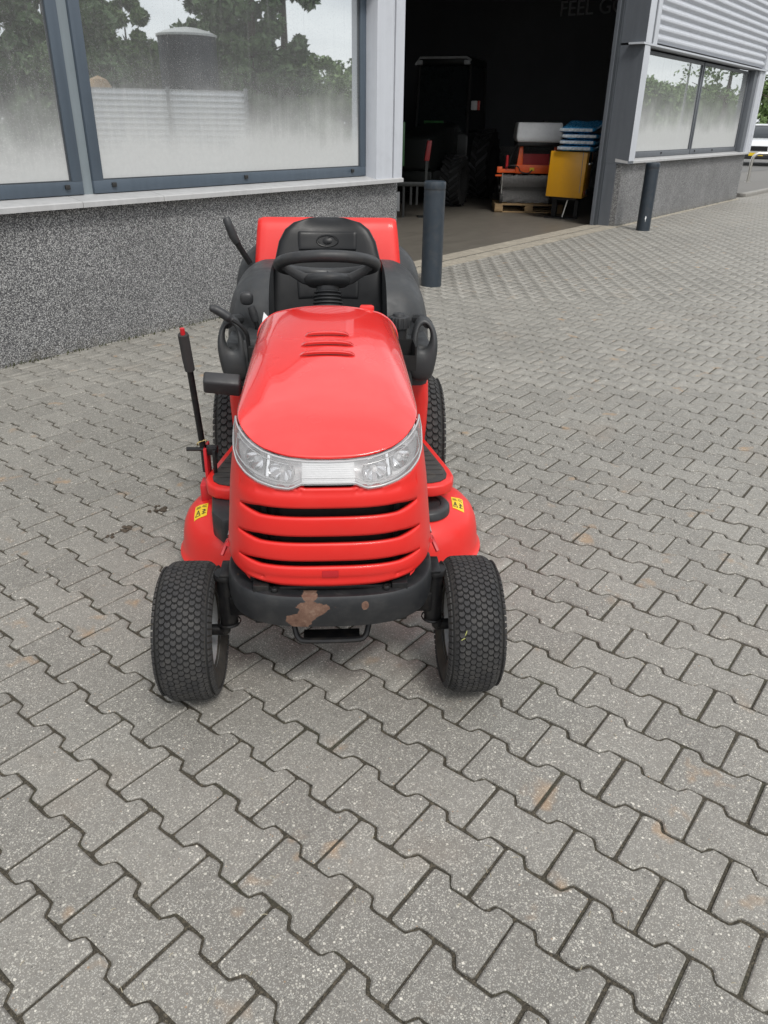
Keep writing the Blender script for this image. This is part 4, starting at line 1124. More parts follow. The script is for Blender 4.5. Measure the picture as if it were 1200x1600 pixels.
MB().box((-.30, 1.35, .42), (.30, 1.62, .62)).build('rear_frame', 'black_steel', mow, bevel=.01)

# ================================================================== things inside the hall
MAT['orange'] = plain('orange_machine_paint', (.80, .11, .012), .4, dirt=.1)
MAT['yellow'] = plain('yellow_hopper_paint', (.62, .30, .012), .38, var=.06, vscale=3, dirt=.1)
MAT['tank'] = plain('off_white_tank_plastic', (.78, .80, .82), .45, var=.05, dirt=.1)
MAT['bag_blue'] = plain('blue_bag_film', (.05, .28, .55), .25, var=.35, vscale=14)
MAT['bag_pale'] = plain('pale_bag_edge', (.42, .46, .50), .35, var=.45, vscale=40)
MAT['pallet'] = plain('pallet_wood', (.30, .20, .10), .8, var=.3, vscale=8, dirt=.3)
MAT['bristle'] = plain('grey_brush_bristles', (.52, .51, .50), .8, var=.4, vscale=30)
MAT['green'] = plain('dark_green_paint', (.03, .11, .035), .4)
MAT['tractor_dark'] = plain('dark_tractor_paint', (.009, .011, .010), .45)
MAT['grey_light'] = plain('pale_grey_paint', (.28, .29, .30), .5, dirt=.2)
MAT['lamp_red'] = plain('red_lamp_plastic', (.4, .05, .04), .3)
MAT['glass_dark'] = plain('dark_cab_glass', (.012, .015, .016), .08)
MAT['jack_red'] = plain('dull_red_jack', (.22, .012, .014), .5)
def bfrom(u, v): return W(u, v, .002)
def frame_at(u, v, ang):         # empty in the hall, local x to image right, y away from the viewer
    return bfrom(u, v), BRZ+ang
# --- pallet
A1 = math.atan2(-.835, .55)
loc, rz = frame_at(12.87, 2.46, A1)
pal = empty('pallet', loc, rz, 'wooden pallet carrying the orange sweeper on the hall floor', 'pallet')
for y in (0, .165, .34, .515, .70): MB().box((0, y, .122), (1.2, y+.10, .144)).build('deck_board', 'pallet', pal, bevel=.003)
for x in (0, .54, 1.06): MB().box((x, 0, .10), (x+.14, .8, .1215)).build('stringer_board', 'pallet', pal, bevel=.002)
for x in (0, .53, 1.055):
    for y in (0, .33, .655): MB().box((x, y, .022), (x+.145, y+.145, .0995)).build('block', 'pallet', pal, bevel=.003)
for y in (0, .35, .70): MB().box((0, y+.02, 0), (1.2, y+.12, .0215)).build('bottom_board', 'pallet', pal, bevel=.002)
# --- sweeper
swp = empty('sweeper', loc+Vector((0, 0, .144)), rz, 'orange sweeper attachment with grey roller brush and off-white water tank, standing on a pallet', 'sweeper')
for k in range(46):     # roller brush: a ring of bristle tufts per slice, twisted along the roller
    x = .10+k*.0205; b_ = MB() if k == 0 else b_
    for q in range(22):
        a = 2*math.pi*q/22+k*.16; r0, r1 = .07, .225+.012*math.sin(k*1.7+q*2.1)
        c0 = Vector((x, .30+r0*math.cos(a), .232+r0*math.sin(a))); c1 = Vector((x+.012, .30+r1*math.cos(a), .232+r1*math.sin(a)))
        t = Vector((0, -math.sin(a), math.cos(a)))
        b_.add([c0-t*.008, c0+t*.008, c1+t*.014, c1-t*.014], [(0, 1, 2, 3)]); b_.add([c0-Vector((.006, 0, 0)), c0+Vector((.006, 0, 0)), c1+Vector((.012, 0, 0)), c1-Vector((.012, 0, 0))], [(0, 1, 2, 3)])
stuff(b_.build('brush_bristles', 'bristle', swp))
MB().cyl((.06, .30, .232), (1.08, .30, .232), .07, seg=16).build('brush_core', 'black_steel', swp, smooth=True)
hd = []
for a in np.linspace(R(10), R(95), 12): hd.append((.30+.262*math.cos(a), .232+.262*math.sin(a)))
grid_mesh('brush_hood', [[(.08, y, z) for y, z in hd], [(1.08, y, z) for y, z in hd]], 'black_steel', swp)
MB().box((.33, .22, .49), (1.13, .30, .63)).build('cross_beam', 'orange', swp, bevel=.008)
MB().prism([(.34, .49), (.46, .49), (.44, .92), (.38, .92)], -.02, .0, Matrix.Translation((0, .26, 0)) @ Matrix.Rotation(math.pi/2, 4, 'X')).build('mast_plate', 'orange', swp, bevel=.003)
MB().prism([(.94, .49), (1.08, .49), (1.05, .92), (.98, .92)], -.02, .0, Matrix.Translation((0, .26, 0)) @ Matrix.Rotation(math.pi/2, 4, 'X')).build('mast_plate', 'orange', swp, bevel=.003)
MB().box((.46, .50, .55), (.94, .52, .80)).build('back_plate', 'red_dark', swp)
MB().box((.05, .16, .50), (.32, .24, .56)).build('side_arm', 'orange', swp, bevel=.006)
MB().box((-.02, .12, .44), (.10, .2, .47)).box((.0, .10, .50), (.09, .17, .60)).build('arm_bracket', 'orange', swp, bevel=.006)
MB().cyl((.17, .18, .56), (.17, .18, .78), .025).build('lift_post', 'red_dark', swp, smooth=True)
for x in (.10, .98):
    MB().cyl((x, .06, .10), (x, .06, .50), .012).build('castor_rod', 'stainless', swp, smooth=True)
    T = Matrix.Translation((x, .06, .085)) @ Matrix.Rotation(math.pi/2, 4, 'Y')
    MB().lathe([(.03, -.025), (.075, -.027), (.085, -.015), (.085, .015), (.075, .027), (.03, .025)], 24, T).build('castor_wheel', 'rubber', swp, smooth=True)
MB().tube(catmull([(.16, .14, .58), (.24, .10, .62), (.36, .12, .60), (.42, .15, .52), (.55, .14, .50), (.62, .18, .55)], 6), .010, 8).build('hydraulic_hose', 'black_plastic', swp, smooth=True)
MB().tube(catmull([(.20, .2, .60), (.25, .2, .80), (.33, .22, .98), (.40, .26, 1.08)], 6), .009, 8).build('water_hose', 'black_plastic', swp, smooth=True)
MB().box((.58, .214, .535), (.66, .2185, .585)).build('warning_label', 'sticker', swp)
MB().box((.32, .15, .93), (1.05, .70, .99)).build('tank_tray', 'black_steel', swp, bevel=.01)
tk = MB(); tk.loft([[(.32, .12, .99), (1.05, .12, .99), (1.05, .75, .99), (.32, .75, .99)], [(.29, .10, 1.06), (1.09, .10, 1.06), (1.09, .78, 1.06), (.29, .78, 1.06)], [(.31, .14, 1.30), (1.07, .14, 1.30), (1.07, .74, 1.30), (.31, .74, 1.30)]])
tk.build('water_tank', 'tank', swp, bevel=.03, seg=3)
MB().cyl((.80, .45, 1.30), (.80, .45, 1.335), .05).build('tank_cap', 'black_plastic', swp, smooth=True)
# --- yellow hopper with blue bags
A2 = math.atan2(-.86, .51)-.30
loc, rz = frame_at(12.58, 1.36, A2)
hop = empty('spreader_hopper', loc, rz, 'yellow steel spreader hopper standing on a prop beside the doorway jamb', 'spreader')
hb_ = MB(); hb_.loft([[(0, .0, .35), (.60, .0, .335), (.60, .52, .335), (0, .52, .35)], [(.02, 0, 1.035), (.62, 0, 1.025), (.62, .52, 1.025), (.02, .52, 1.035)]])
hb_.build('hopper_box', 'yellow', hop, bevel=.012)
arch = [(.0, 1.026)]+[(.26+.22*math.cos(a), 1.026+.10*math.sin(a)) for a in np.linspace(math.pi, 0, 13)]+[(.52, 1.026)]
MB().prism([(y, z) for y, z in arch][::-1], .602, .616, Matrix(((0, 0, 1, 0), (1, 0, 0, 0), (0, 1, 0, 0), (0, 0, 0, 1)))).build('side_arch', 'yellow', hop)
MB().prism([(.15, .86), (.37, .86), (.37, .94), (.33, 1.01), (.26, 1.03), (.19, 1.01), (.15, .94)], .6165, .623, Matrix(((0, 0, 1, 0), (1, 0, 0, 0), (0, 1, 0, 0), (0, 0, 0, 1)))).build('opening_shade', 'dark_void', hop)  # dark plate paints the shade inside the hand opening
MB().box((.624, .12, .84), (.65, .40, .865)).build('handle_bar', 'stainless', hop, bevel=.004)
MB().box((.613, .06, .40), (.622, .10, .45)).build('reflector', 'lamp_red', hop); MB().box((.613, .22, .38), (.626, .36, .46)).build('rating_plate', 'black_plastic', hop)
MB().box((.10, .08, .30), (.50, .46, .377)).build('auger_box', 'black_steel', hop)
MB().tube([(.34, .26, .36), (.27, .22, .02)], .018, 10).build('prop_leg', 'stainless', hop, smooth=True)
MB().box((-.02, .12, 0), (.52, .30, .022)).build('base_plate', 'black_steel', hop)
MB().box((.06, .3, .0), (.14, .4, .31)).box((.44, .3, 0), (.50, .4, .31)).build('rear_leg', 'black_steel', hop)
MB().tube(catmull([(.52, .0, 1.32), (.545, -.01, 1.1), (.55, -.005, .7), (.55, .0, .42)], 5), .004, 6).build('ground_cord', 'grey_light', hop, smooth=True)
bl = ['lowest blue film bag in the stack on the yellow hopper', 'second blue film bag in the stack on the yellow hopper', 'third blue film bag in the stack on the yellow hopper', 'topmost blue film bag on the yellow hopper, slumped back']
for k in range(4):
    e = empty('bag', loc+Matrix.Rotation(rz, 3, 'Z') @ Vector((.42+.012*((k*7) % 3), .28, 1.035+.088*k)), rz+.06*((k % 3)-1), bl[k], 'bag', 'bags stacked on the hopper')
    P_ = superell(0, 0, .044, .30, .36, .045, .60, .35, 36, 12)
    P_ = [[(x, y, z+(.22*max(0, y+.2)**1.2+.03*max(0, x))*(k == 3)+.016*mnoise.noise(Vector((x*7+k*3, y*7, z*9)))+.010*mnoise.noise(Vector((x*19, y*19+k, z*20)))) for x, y, z in r] for r in P_]
    MB().loft(P_, True, True).build('film', 'bag_blue', e, smooth=True, angle=70)
    MB().box((-.27, -.362, .022), (.26, -.345, .066)).build('printed_edge', 'bag_pale', e, bevel=.006)
MB().tube(catmull([(.80, .35, 1.10), (.81, .35, 1.30), (.83, .36, 1.5)], 4), .012, 8).build('hook_rod', 'grey_light', hop, smooth=True)

# --- tractor deep in the hall
TA = math.atan2(-.956, .29)
loc, rz = frame_at(13.16, 4.21, TA)
trc = empty('tractor', loc, rz, 'dark compact tractor with a cab and chevron tyres parked in the unlit hall', 'tractor')
def ag_wheel(x, y, rad, w):
    e = empty('wheel', (x, y, rad)); e.parent = trc; T = Matrix.Rotation(math.pi/2, 4, 'Y'); hw = w/2; rr = rad*.52
    MB().lathe([(rr, -hw*.7), (rr+.02, -hw*.9), (rad*.8, -hw), (rad*.93, -hw*.9), (rad*.95, 0), (rad*.93, hw*.9), (rad*.8, hw), (rr+.02, hw*.9), (rr, hw*.7), (rr, -hw*.7)], 48, T).build('tyre', 'rubber_groove', e, smooth=True)
    lg = MB()
    for s_ in (-1, 1):
        for k in range(18):
            a0 = 2*math.pi*(k+.25*(1+s_))/18; V_ = []
            for (xx, da) in ((.0, -.16), (hw*.97, .16)):
                for dd in (-.052, .052):
                    for r_ in (rad*.93, rad*1.0): V_.append((s_*xx, r_*math.cos(a0-da+dd), r_*math.sin(a0-da+dd)))
            lg.add(V_, [(1, 3, 7, 5), (0, 1, 5, 4), (2, 6, 7, 3), (0, 2, 3, 1), (4, 5, 7, 6)])
    stuff(lg.build('tyre_lugs', 'black_plastic', e))
    MB().lathe([(rr, -hw*.6), (rr*.85, -hw*.2), (rr*.3, -hw*.15), (.001, -hw*.15)], 32, T).build('rim', 'tractor_dark', e, smooth=True)
for sx in (-1, 1): ag_wheel(sx*.62, 0, .45, .36); ag_wheel(sx*.68, 1.95, .66, .44)
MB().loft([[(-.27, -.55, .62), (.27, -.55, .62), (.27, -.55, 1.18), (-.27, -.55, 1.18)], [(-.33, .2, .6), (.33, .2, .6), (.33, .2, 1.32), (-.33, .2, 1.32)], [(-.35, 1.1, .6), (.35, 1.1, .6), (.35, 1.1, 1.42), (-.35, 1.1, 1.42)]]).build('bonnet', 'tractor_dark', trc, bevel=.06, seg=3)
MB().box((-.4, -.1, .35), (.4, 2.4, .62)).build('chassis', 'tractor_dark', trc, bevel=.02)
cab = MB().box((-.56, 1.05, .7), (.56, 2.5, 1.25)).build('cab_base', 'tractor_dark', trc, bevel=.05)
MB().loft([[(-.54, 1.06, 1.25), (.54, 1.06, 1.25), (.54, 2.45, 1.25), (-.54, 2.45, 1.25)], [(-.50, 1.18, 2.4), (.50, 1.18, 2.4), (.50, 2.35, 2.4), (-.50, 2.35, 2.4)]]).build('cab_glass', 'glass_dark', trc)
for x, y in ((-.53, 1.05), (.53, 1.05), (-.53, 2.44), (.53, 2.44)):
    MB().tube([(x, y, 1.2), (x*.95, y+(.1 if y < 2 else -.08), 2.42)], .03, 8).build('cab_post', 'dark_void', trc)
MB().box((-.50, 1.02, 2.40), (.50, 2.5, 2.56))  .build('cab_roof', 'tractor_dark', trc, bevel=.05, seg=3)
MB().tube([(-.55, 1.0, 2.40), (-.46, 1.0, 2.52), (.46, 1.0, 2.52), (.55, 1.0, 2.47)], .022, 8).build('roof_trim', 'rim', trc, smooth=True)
for sx in (-1, 1):
    MB().box((sx*.47-.06, .98, 2.40), (sx*.47+.06, 1.05, 2.48)).build('work_lamp', 'grey_light', trc, bevel=.02)
MB().box((.59, 1.0, 1.64), (.71, 1.06, 1.80)).build('front_lamp', 'lamp_grey', trc, bevel=.015)
MB().box((.715, 1.0, 1.64), (.76, 1.06, 1.80)).build('turn_lamp', 'lamp_red', trc, bevel=.01)
MB().tube([(.53, 1.08, 1.6), (.66, 1.04, 1.66)], .02, 6).build('lamp_arm', 'tractor_dark', trc)
MB().box((-.35, 1.02, 1.30), (.05, 1.045, 1.45)).build('dash_panel', 'green', trc); MB().box((.12, 1.02, 1.28), (.34, 1.045, 1.36)).build('paper_on_dash', 'grey_light', trc)
MB().box((-.34, -.62, .42), (.34, -.50, .62)).build('front_weight', 'tractor_dark', trc, bevel=.02)
# --- flail implement and jack stand at the near side
loc, rz = frame_at(10.9, 3.35, math.atan2(-.75, .66))
imp = empty('implement', loc, rz, 'dark three-point implement with green side plate and pale frame behind the doorway edge', 'implement')
MB().box((-.32, 0, .55), (.10, .06, 1.40)).build('back_frame', 'tractor_dark', imp, bevel=.01)
MB().box((-.34, -.02, 1.40), (.13, .05, 1.46)).box((.09, -.02, .80), (.13, .05, 1.40)).build('pale_frame', 'grey_light', imp, bevel=.008)
MB().box((.135, .0, .78), (.24, .20, 1.42)).build('side_plate', 'green', imp, bevel=.01)
MB().box((-.36, -.06, .48), (.62, .02, .55)).build('tool_bar', 'tractor_dark', imp, bevel=.01)
for x in (-.33, -.02, .22, .34, .44, .58): MB().box((x, -.04, .0 if x in (-.33, .58, .22) else .2), (x+.035, .02, .48)).build('tine_leg', 'tractor_dark', imp)
MB().box((.01, -.075, .10), (.17, -.062, .40)).build('marker_board', 'grey_light', imp, bevel=.01)
loc, rz = frame_at(11.33, 2.92, math.atan2(-.75, .66))
jk = empty('jack_stand', loc, rz, 'dark jack stand with a tilted red handle beside the implement', 'jack')
MB().box((-.02, -.02, .02), (.02, .02, .88)).build('post', 'tractor_dark', jk); MB().box((-.12, -.1, 0), (.12, .1, .02)).build('foot', 'tractor_dark', jk)
MB().prism([(-.045, 0), (.04, 0), (.075, .30), (.0, .30)], -.04, .04, Matrix.Translation((0, 0, .86)) @ Matrix.Rotation(math.pi/2, 4, 'X')).build('red_handle', 'jack_red', jk, bevel=.012)

# ================================================================== beyond the far corner
MAT['kerb'] = plain('concrete_kerb', (.26, .25, .23), .85, dirt=.3, coord='pos')
pv_ = MB().prism([(20.0, 5.20), (45, 5.1), (45, 30), (20.0, 30)], -.01, .07).build('pavement', 'farpave'); struct(pv_)
for k in range(26): MB().box((20.0+k*.96, 5.05, -.01), (20.955+k*.96, 5.195, .075)).build('kerb_stone', 'kerb', pv_, bevel=.01)
rd = MB().add([(27, 8.0, .076), (90, 2, .076), (90, 40, .076), (27, 40, .076)], [(0, 1, 2, 3)]).build('road', 'asphalt'); struct(rd)
hp = empty('hoop_rail', (24.36, 6.19, .07), R(-58), 'bent stainless steel hoop rail standing on the pavement past the building corner', 'railing')
MB().tube(catmull([(0, 0, -.02), (0, 0, .25), (0, 0, .50), (.03, 0, .64), (.12, 0, .71), (.25, 0, .72), (.9, 0, .72), (1.03, 0, .71), (1.12, 0, .64), (1.15, 0, .50), (1.15, 0, .25), (1.15, 0, -.02)], 5), .042, 14).build('hoop_tube', 'stainless', hp, smooth=True)
for x in (0, 1.15): MB().lathe([(.075, .0), (.075, .008), (.045, .012)], 20, Matrix.Translation((x, 0, 0))).build('floor_flange', 'stainless', hp, smooth=True)

# parked car
MAT['car_paint'] = plain('silver_white_car_paint', (.62, .63, .64), .25, coat=.6, var=.04)
MAT['car_glass'] = plain('car_glass', (.03, .035, .04), .05)
MAT['plate'] = plain('yellow_number_plate', (.72, .50, .02), .4)
car = empty('parked_car', (34.7, 8.72, .08), R(-80), 'silver white hatchback with black lower bumper and yellow plate, parked past the building corner', 'car')
# local: x across, y length (front at y=0, rear at y=4), z up
def car_sec(y, w, zb, zt, n=28, e=.45):
    return [(w*sg(math.cos(2*math.pi*k/n), e), y, lerp(zb, zt, (sg(math.sin(2*math.pi*k/n), e)+1)/2)) for k in range(n)]
MB().loft([car_sec(y, w, zb, zt) for y, w, zb, zt in ((0, .62, .42, .66), (.05, .76, .30, .74), (.2, .84, .24, .82), (.7, .87, .22, .93), (1.1, .88, .22, .99), (1.6, .88, .22, 1.0), (2.6, .88, .22, 1.0), (3.4, .87, .24, 1.0), (3.85, .83, .28, .98), (3.98, .74, .36, .90))]).build('body', 'car_paint', car, smooth=True, angle=60)
MB().loft([car_sec(y, w, .9, zt) for y, w, zt in ((.95, .66, .98), (1.15, .70, 1.14), (1.5, .68, 1.36), (1.9, .66, 1.46), (2.6, .65, 1.46), (3.2, .64, 1.40), (3.7, .62, 1.18), (3.85, .60, 1.0))]).build('glasshouse', 'car_glass', car, smooth=True, angle=60)
MB().loft([car_sec(y, w, 1.40, zt, 20) for y, w, zt in ((1.62, .60, 1.43), (1.9, .62, 1.475), (2.6, .61, 1.475), (3.15, .59, 1.42))]).build('roof', 'car_paint', car, smooth=True)
MB().box((-.80, -.035, .24), (.80, .10, .47)).build('lower_bumper', 'black_plastic', car, bevel=.05, seg=3)
gr_ = MB()
for k in range(5): gr_.box((-.36, -.02, .54+k*.032), (.36, .03, .555+k*.032))
gr_.build('grille', 'black_plastic', car); MB().box((-.38, -.004, .525), (.38, .02, .70)).build('grille_surround', 'dark_void', car, bevel=.02)
MB().box((-.26, -.052, .36), (.26, -.036, .47)).build('number_plate', 'plate', car)
for sx in (-1, 1):
    hl = MB().loft(superell(sx*.60, .10, .68, .17, .12, .085, .7, .7, 24, 10)).build('headlight', 'chrome', car, smooth=True)
    MB().box((sx*.60-.10, -.045, .33), (sx*.60+.10, -.034, .40)).build('fog_lamp', 'lamp_grey', car, bevel=.004)
    MB().box((sx*.99-.09, 1.05, .95), (sx*.99+.09, 1.15, 1.07)).build('mirror', 'car_paint', car, bevel=.03)
    for y in (.78, 3.25):
        e = empty('wheel', (sx*.78, y, .30)); e.parent = car; T = Matrix.Rotation(math.pi/2, 4, 'Y')
        MB().lathe([(.2, -.09), (.28, -.1), (.31, -.08), (.31, .08), (.28, .1), (.2, .09), (.2, -.09)], 32, T).build('tyre', 'rubber', e, smooth=True)
        MB().lathe([(.2, sx*.06), (.16, sx*.05), (.05, sx*.09), (.001, sx*.09)], 10, T).build('rim', 'rim', e, smooth=True)

# ================================================================== vegetation and what the windows mirror
def leafmat(name, a, b_):
    n = NT(name); oi = n.noise(n.pos(), .9, 3); c = n.mix(oi, a, b_); n.set(Base_Color=c, Roughness=.7); return n.m
MAT['leaf_dark'] = leafmat('dark_conifer_leaf', (.05, .105, .04), (.14, .20, .08))
MAT['leaf_mid'] = leafmat('mid_green_leaf', (.08, .15, .045), (.19, .26, .09))
MAT['leaf_pale'] = leafmat('pale_green_leaf', (.055, .095, .03), (.12, .16, .06))
MAT['bark'] = plain('bark', (.07, .055, .04), .9, var=.3)
def tree(loc, h, rad, nl, leaf, label, kind='round', base=.22, lsize=.2, group=None, name='tree', seed=1):
    r_ = np.random.default_rng(seed); e = empty(name, loc, 0, label, 'tree', group)
    tb = MB(); tb.tube([(0, 0, -.1), (.03*h*.1, 0, h*.3), (0, .02*h*.2, h*.6), (0, 0, h*.92)], [h*.022, h*.017, h*.010, h*.002], 9)
    for k in range(9):
        a = r_.uniform(0, 6.28); z0 = h*r_.uniform(base, .75); L = rad*r_.uniform(.5, .9)*(1-.5*z0/h)
        tb.tube([(0, 0, z0), (L*.5*math.cos(a), L*.5*math.sin(a), z0+L*.25), (L*math.cos(a), L*math.sin(a), z0+L*.45)], [h*.008, h*.005, h*.0015], 6)
    tb.build('trunk', 'bark', e, smooth=True)
    nc = 70; cl = []
    while len(cl) < nc:
        t = r_.random(); z = h*(base+(1-base)*t)
        prof = (1-t)**.75*1.05 if kind == 'cone' else (max(0, math.sin(math.pi*min(1, .12+.88*t)))**.6 if kind == 'round' else min(1, 3*t+.5)*(1-max(0, t-.75)/.25)**.5)
        a = r_.uniform(0, 6.28); q = rad*prof*math.sqrt(r_.uniform(.15, 1))
        cl.append((q*math.cos(a), q*math.sin(a), z, rad*r_.uniform(.16, .34)*(.55+.45*prof)))
    ci = r_.integers(0, nc, nl); C_ = np.array(cl)[ci]; d = r_.normal(size=(nl, 3)); d /= np.linalg.norm(d, axis=1)[:, None]
    P_ = C_[:, :3]+d*(C_[:, 3]*r_.random(nl)**.4)[:, None]*np.array([1, 1, .8])
    u = r_.normal(size=(nl, 3)); u /= np.linalg.norm(u, axis=1)[:, None]; v = np.cross(u, r_.normal(size=(nl, 3))); v /= np.linalg.norm(v, axis=1)[:, None]
    s_ = (lsize*r_.uniform(.5, 1.2, nl))[:, None]
    V_ = np.stack([P_-u*s_, P_-v*s_*.5, P_+u*s_, P_+v*s_*.5], 1).reshape(-1, 3)
    me = bpy.data.meshes.new('crown'); me.vertices.add(nl*4); me.vertices.foreach_set('co', V_.ravel()); me.loops.add(nl*4); me.loops.foreach_set('vertex_index', np.arange(nl*4, dtype=np.int32))
    me.polygons.add(nl); me.polygons.foreach_set('loop_start', np.arange(0, nl*4, 4, dtype=np.int32)); me.update(calc_edges=True); me.validate()
    stuff(finish('crown', me, leaf, e, False)); return e
ev_ = Vector((-math.sin(BRZ), math.cos(BRZ), 0)); WV = VF+.022
def mirrored(px, D, dy=0):         # where a thing seen in the glass at pixel column px stands, D metres along the sight line
    d = (c_fwd*FPX+Vector(rx)*(px-600)+Vector(ux)*(800-190)); d.z = 0; d.normalize()
    P_ = d*D; dist = (P_-W(0, WV, 0)).dot(ev_); P_ = P_-2*dist*ev_; P_.z = 0; return P_
gT = 'trees across the yard'
spots = [(-20, 34, 11, 3.2, 'cone', 'tall dark conifer across the yard, mirrored in the first window'), (45, 37, 10, 3.0, 'cone', 'tall dark conifer beside the first, mirrored next to the window frame'), (95, 33, 9.5, 2.8, 'cone', 'dense dark conifer mirrored beside the mullion'),
         (150, 44, 7.1, 2.0, 'round', 'low round broadleaf tree mirrored above the white corrugated fence'), (212, 45, 6.6, 1.9, 'round', 'low broadleaf tree mirrored left of the dark silo'),
         (352, 40, 10.5, 1.8, 'col', 'tall columnar tree mirrored right of the silo'), (400, 39, 11.5, 2.0, 'col', 'tallest columnar tree mirrored in the middle window'), (448, 40, 11, 1.6, 'col', 'slim columnar tree mirrored at the edge of the bright sky')]
for k, (px, D, h, rad, kd, lb_) in enumerate(spots):
    tree(mirrored(px, D), h, rad, 16000, 'leaf_dark' if kd != 'round' else 'leaf_mid', lb_, kd, (.03 if kd != 'round' else .10), (.19 if kd != 'round' else .17), gT, 'tree', 30+k)
for k, (px, D, h, lb_) in enumerate(((500, 52, 4.6, 'low hedge tree mirrored under the bright patch of sky'), (535, 56, 4.6, 'hedge tree mirrored next to the pilaster'), (575, 55, 5.0, 'hedge tree mirrored behind the pilaster'))):
    tree(mirrored(px, D), h, 2.6, 6000, 'leaf_mid', lb_, 'round', .05, .17, gT, 'tree', 50+k)
for k, (px, D, h, rad, lb_) in enumerate(((1005, 75, 4.5, 4.0, 'distant low tree mirrored at the start of the far window'), (1035, 80, 4.3, 4.2, 'distant low tree mirrored below the lamp post'), (1062, 78, 4.0, 4.2, 'distant low tree mirrored at the far window mullion'), (1095, 80, 4.2, 4, 'distant low tree mirrored in the second far pane'), (1128, 46, 7.0, 2.4, 'airy roadside tree mirrored in the second far pane'), (1160, 44, 7.5, 2.2, 'airy roadside tree mirrored at the building corner'))):
    tree(mirrored(px, D), h, rad, 6000 if rad > 3 else 2500, 'leaf_mid', lb_, 'round', .04 if rad > 3 else .35, .22 if rad > 3 else .12, gT, 'tree', 60+k)
for k, px in enumerate((20, 75, 130, 185, 240, 300, 350, 400, 450)):  # back row added to close bright sky gaps in the mirrored crowns
    tree(mirrored(px, 47+2*(k % 2)), 4.6, 2.4, 6000, 'leaf_mid', 'bushy shrub tree %s of the added back row across the yard' % ('at the near end', 'second from the near end', 'third from the near end', 'fourth from the near end', 'behind the silo', 'just past the silo', 'third from the far end', 'second from the far end', 'at the far end')[k], 'round', .02, .18, gT, 'gap_fill_shrub', 90+k)
# silo
sp = mirrored(303, 37); si = empty('silo', sp, 0, 'dark round storage silo with a pale shallow conical roof across the yard', 'silo')
MAT['silo'] = plain('dark_blue_silo_sheet', (.012, .016, .028), .5, var=.1, vscale=2); MAT['silo_roof'] = plain('pale_silo_roof', (.50, .51, .50), .5)
MB().lathe([(1.15, 0), (1.15, 4.38)], 48).build('shell', 'silo', si, smooth=True); MB().lathe([(1.20, 4.33), (1.20, 4.41), (.9, 4.53), (.5, 4.63), (.01, 4.69)], 48).build('roof', 'silo_roof', si, smooth=True, angle=20)
# white corrugated fence
f0, f1 = mirrored(140, 21), mirrored(386, 21.3)
fd = (f1-f0); fn = empty('corrugated_fence', f0, math.atan2(fd.y, fd.x), 'white fence of horizontally ribbed sheet metal across the yard', 'fence')
MAT['white_sheet'] = plain('white_ribbed_sheet', (.80, .81, .82), .5, var=.06, vscale=2)
L_ = fd.length; pr = []
for k in range(16):
    z = .10+k*.122; pr += [(0, z), (-.04, z+.03), (-.04, z+.07), (0, z+.10)]
for a in (0, .5):
    grid_mesh('ribbed_sheet', [[(L_*a+.01, y, z) for y, z in pr], [(L_*(a+.5)-.01, y, z) for y, z in pr]], 'white_sheet', fn, smooth=False)
for t in (.0, .5, 1.0): MB().box((L_*t-.04, .0 if t != .5 else .01, 0), (L_*t+.04, .09, 2.08)).build('post', 'rim', fn)
MAT['straw'] = plain('brown_tarpaulin', (.35, .24, .14), .9)
bp = empty('tarpaulin_bundle', mirrored(162, 22.6), 0, 'brown tarpaulin bundle heaped behind the white fence', 'bundle')
MB().loft([[(x, y, z*1.0) for x, y, z in r] for r in superell(0, 0, 1.15, .50, .4, 1.18, .9, .9, 18, 8)]).build('wrap', 'straw', bp)
# street lamp mirrored in the far window
lpp = mirrored(1064, 47); sl = empty('street_lamp', lpp, R(150), 'tall slim street lamp with a bent arm across the road', 'street lamp')
MB().tube([(0, 0, 0), (0, 0, 4.4)], [.07, .05], 10).build('mast', 'rim', sl, smooth=True); MB().tube(catmull([(0, 0, 4.35), (.05, 0, 4.75), (.3, 0, 4.92), (1.1, 0, 5.0)], 5), .035, 8).build('arm', 'rim', sl, smooth=True)
MB().box((1.0, -.09, 4.95), (1.5, .09, 5.05)).build('lamp_head', 'rim', sl, bevel=.03)
# greenery seen directly past the corner
tree((62, 16.2, 0), 4.0, 3.0, 4200, 'leaf_mid', 'bushy green hedge tree beyond the road past the building corner', 'round', .03, .22, None, 'hedge_tree', 81)
tree((56, 13.7, 0), 6.2, 1.9, 1100, 'leaf_pale', 'thin young tree with sparse leaves beyond the road', 'round', .45, .16, None, 'young_tree', 83)
tree((70, 20.5, 0), 4.0, 3.4, 3500, 'leaf_mid', 'green hedge tree behind the building corner', 'round', .03, .24, None, 'hedge_tree', 84)

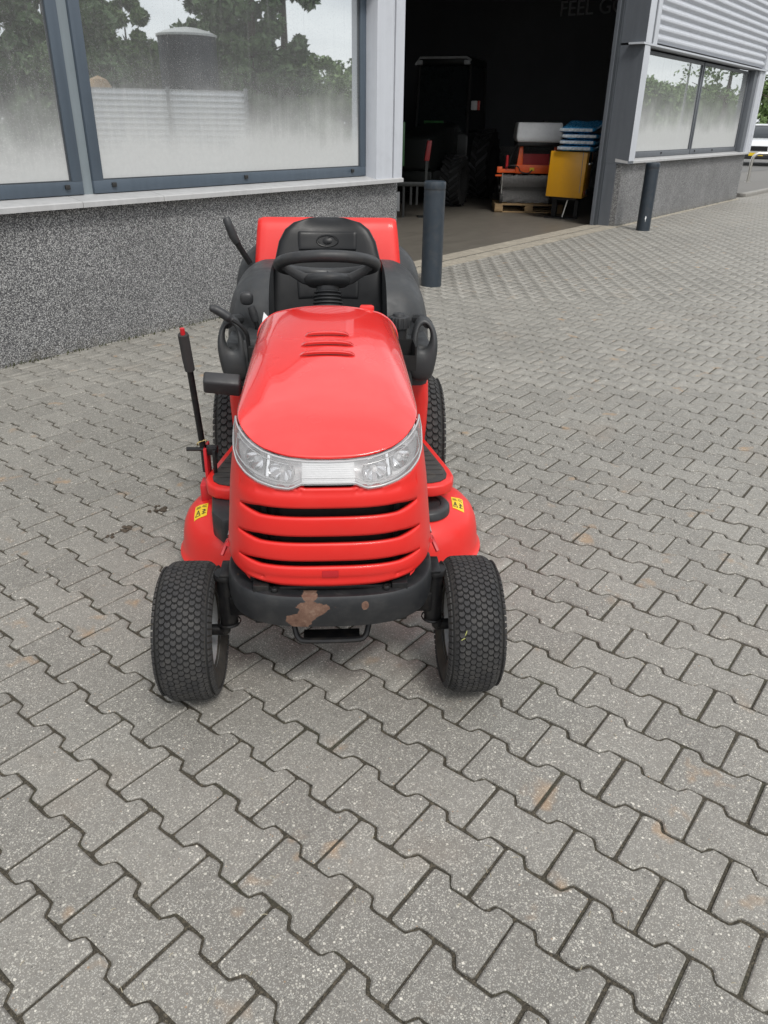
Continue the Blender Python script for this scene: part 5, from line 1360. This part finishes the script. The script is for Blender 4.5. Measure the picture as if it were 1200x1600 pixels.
# ================================================================== small litter on the paving
MAT['soil'] = plain('dark_soil', (.07, .055, .04), .95, var=.3, bump=.6, bscale=120)
MAT['straw_dry'] = plain('dry_straw', (.36, .32, .23), .8)
def on_ground(px, py):
    d = c_fwd*FPX+Vector(rx)*(px-600)+Vector(ux)*(800-py); t = -CAM_H/d.z; return Vector((d.x*t, d.y*t, 0))
def clump(px, py, n, rad, label, cat='soil'):
    c = on_ground(px, py); o = MB(); r_ = random.Random(px)
    for k in range(n):
        q = c+Vector((r_.gauss(0, rad), r_.gauss(0, rad), 0)); s_ = r_.uniform(.004, .013)
        o.loft([[(q.x+x, q.y+y, z) for x, y, z in rr_] for rr_ in superell(0, 0, .001, s_, s_*r_.uniform(.6, 1), s_*.6, 1, 1, 7, 4)])
    ob = o.build('soil_clump', 'soil'); tag(ob, label, cat); ob['kind'] = 'stuff'; return ob
clump(251, 797, 14, .016, 'crumbled dark soil beside the mower deck')
clump(196, 826, 12, .014, 'dark soil crumbs in a paver joint left of the mower')
clump(170, 838, 5, .008, 'small dark crumbs of soil on a paver')
st_ = MB(); r_ = random.Random(5)
for k in range(60):
    p_ = on_ground(r_.uniform(-40, 1240), r_.uniform(520, 1600)); a = r_.uniform(0, 6.28); L = r_.uniform(.005, .016)
    q_ = p_+Vector((math.cos(a)*L, math.sin(a)*L, 0)); mid = (p_+q_)/2+Vector((0, 0, .004))
    st_.tube([p_+Vector((0, 0, .0015)), mid, q_+Vector((0, 0, .0015))], .0007, 4)
stuff(tag(st_.build('straw_litter', 'straw_dry'), 'bits of dry straw scattered over the grey pavers', 'straw'))
ws = MB(); r_ = random.Random(9)
for k in range(420):
    u = r_.uniform(.5, 6.4) if k < 330 else r_.uniform(12.4, 19); b0 = W(u, -.012-abs(r_.gauss(0, .02)), 0); h_ = r_.uniform(.006, .03)
    ws.tube([b0, b0+Vector((r_.gauss(0, .008), r_.gauss(-.004, .006), h_))], [.0035*r_.uniform(.5, 1.4), .0008], 4)
MAT['moss'] = plain('moss', (.055, .06, .022), .95, var=.3, coord='pos')
stuff(tag(ws.build('wall_foot_moss', 'moss'), 'thin line of moss and weeds along the foot of the pebbled wall', 'moss'))
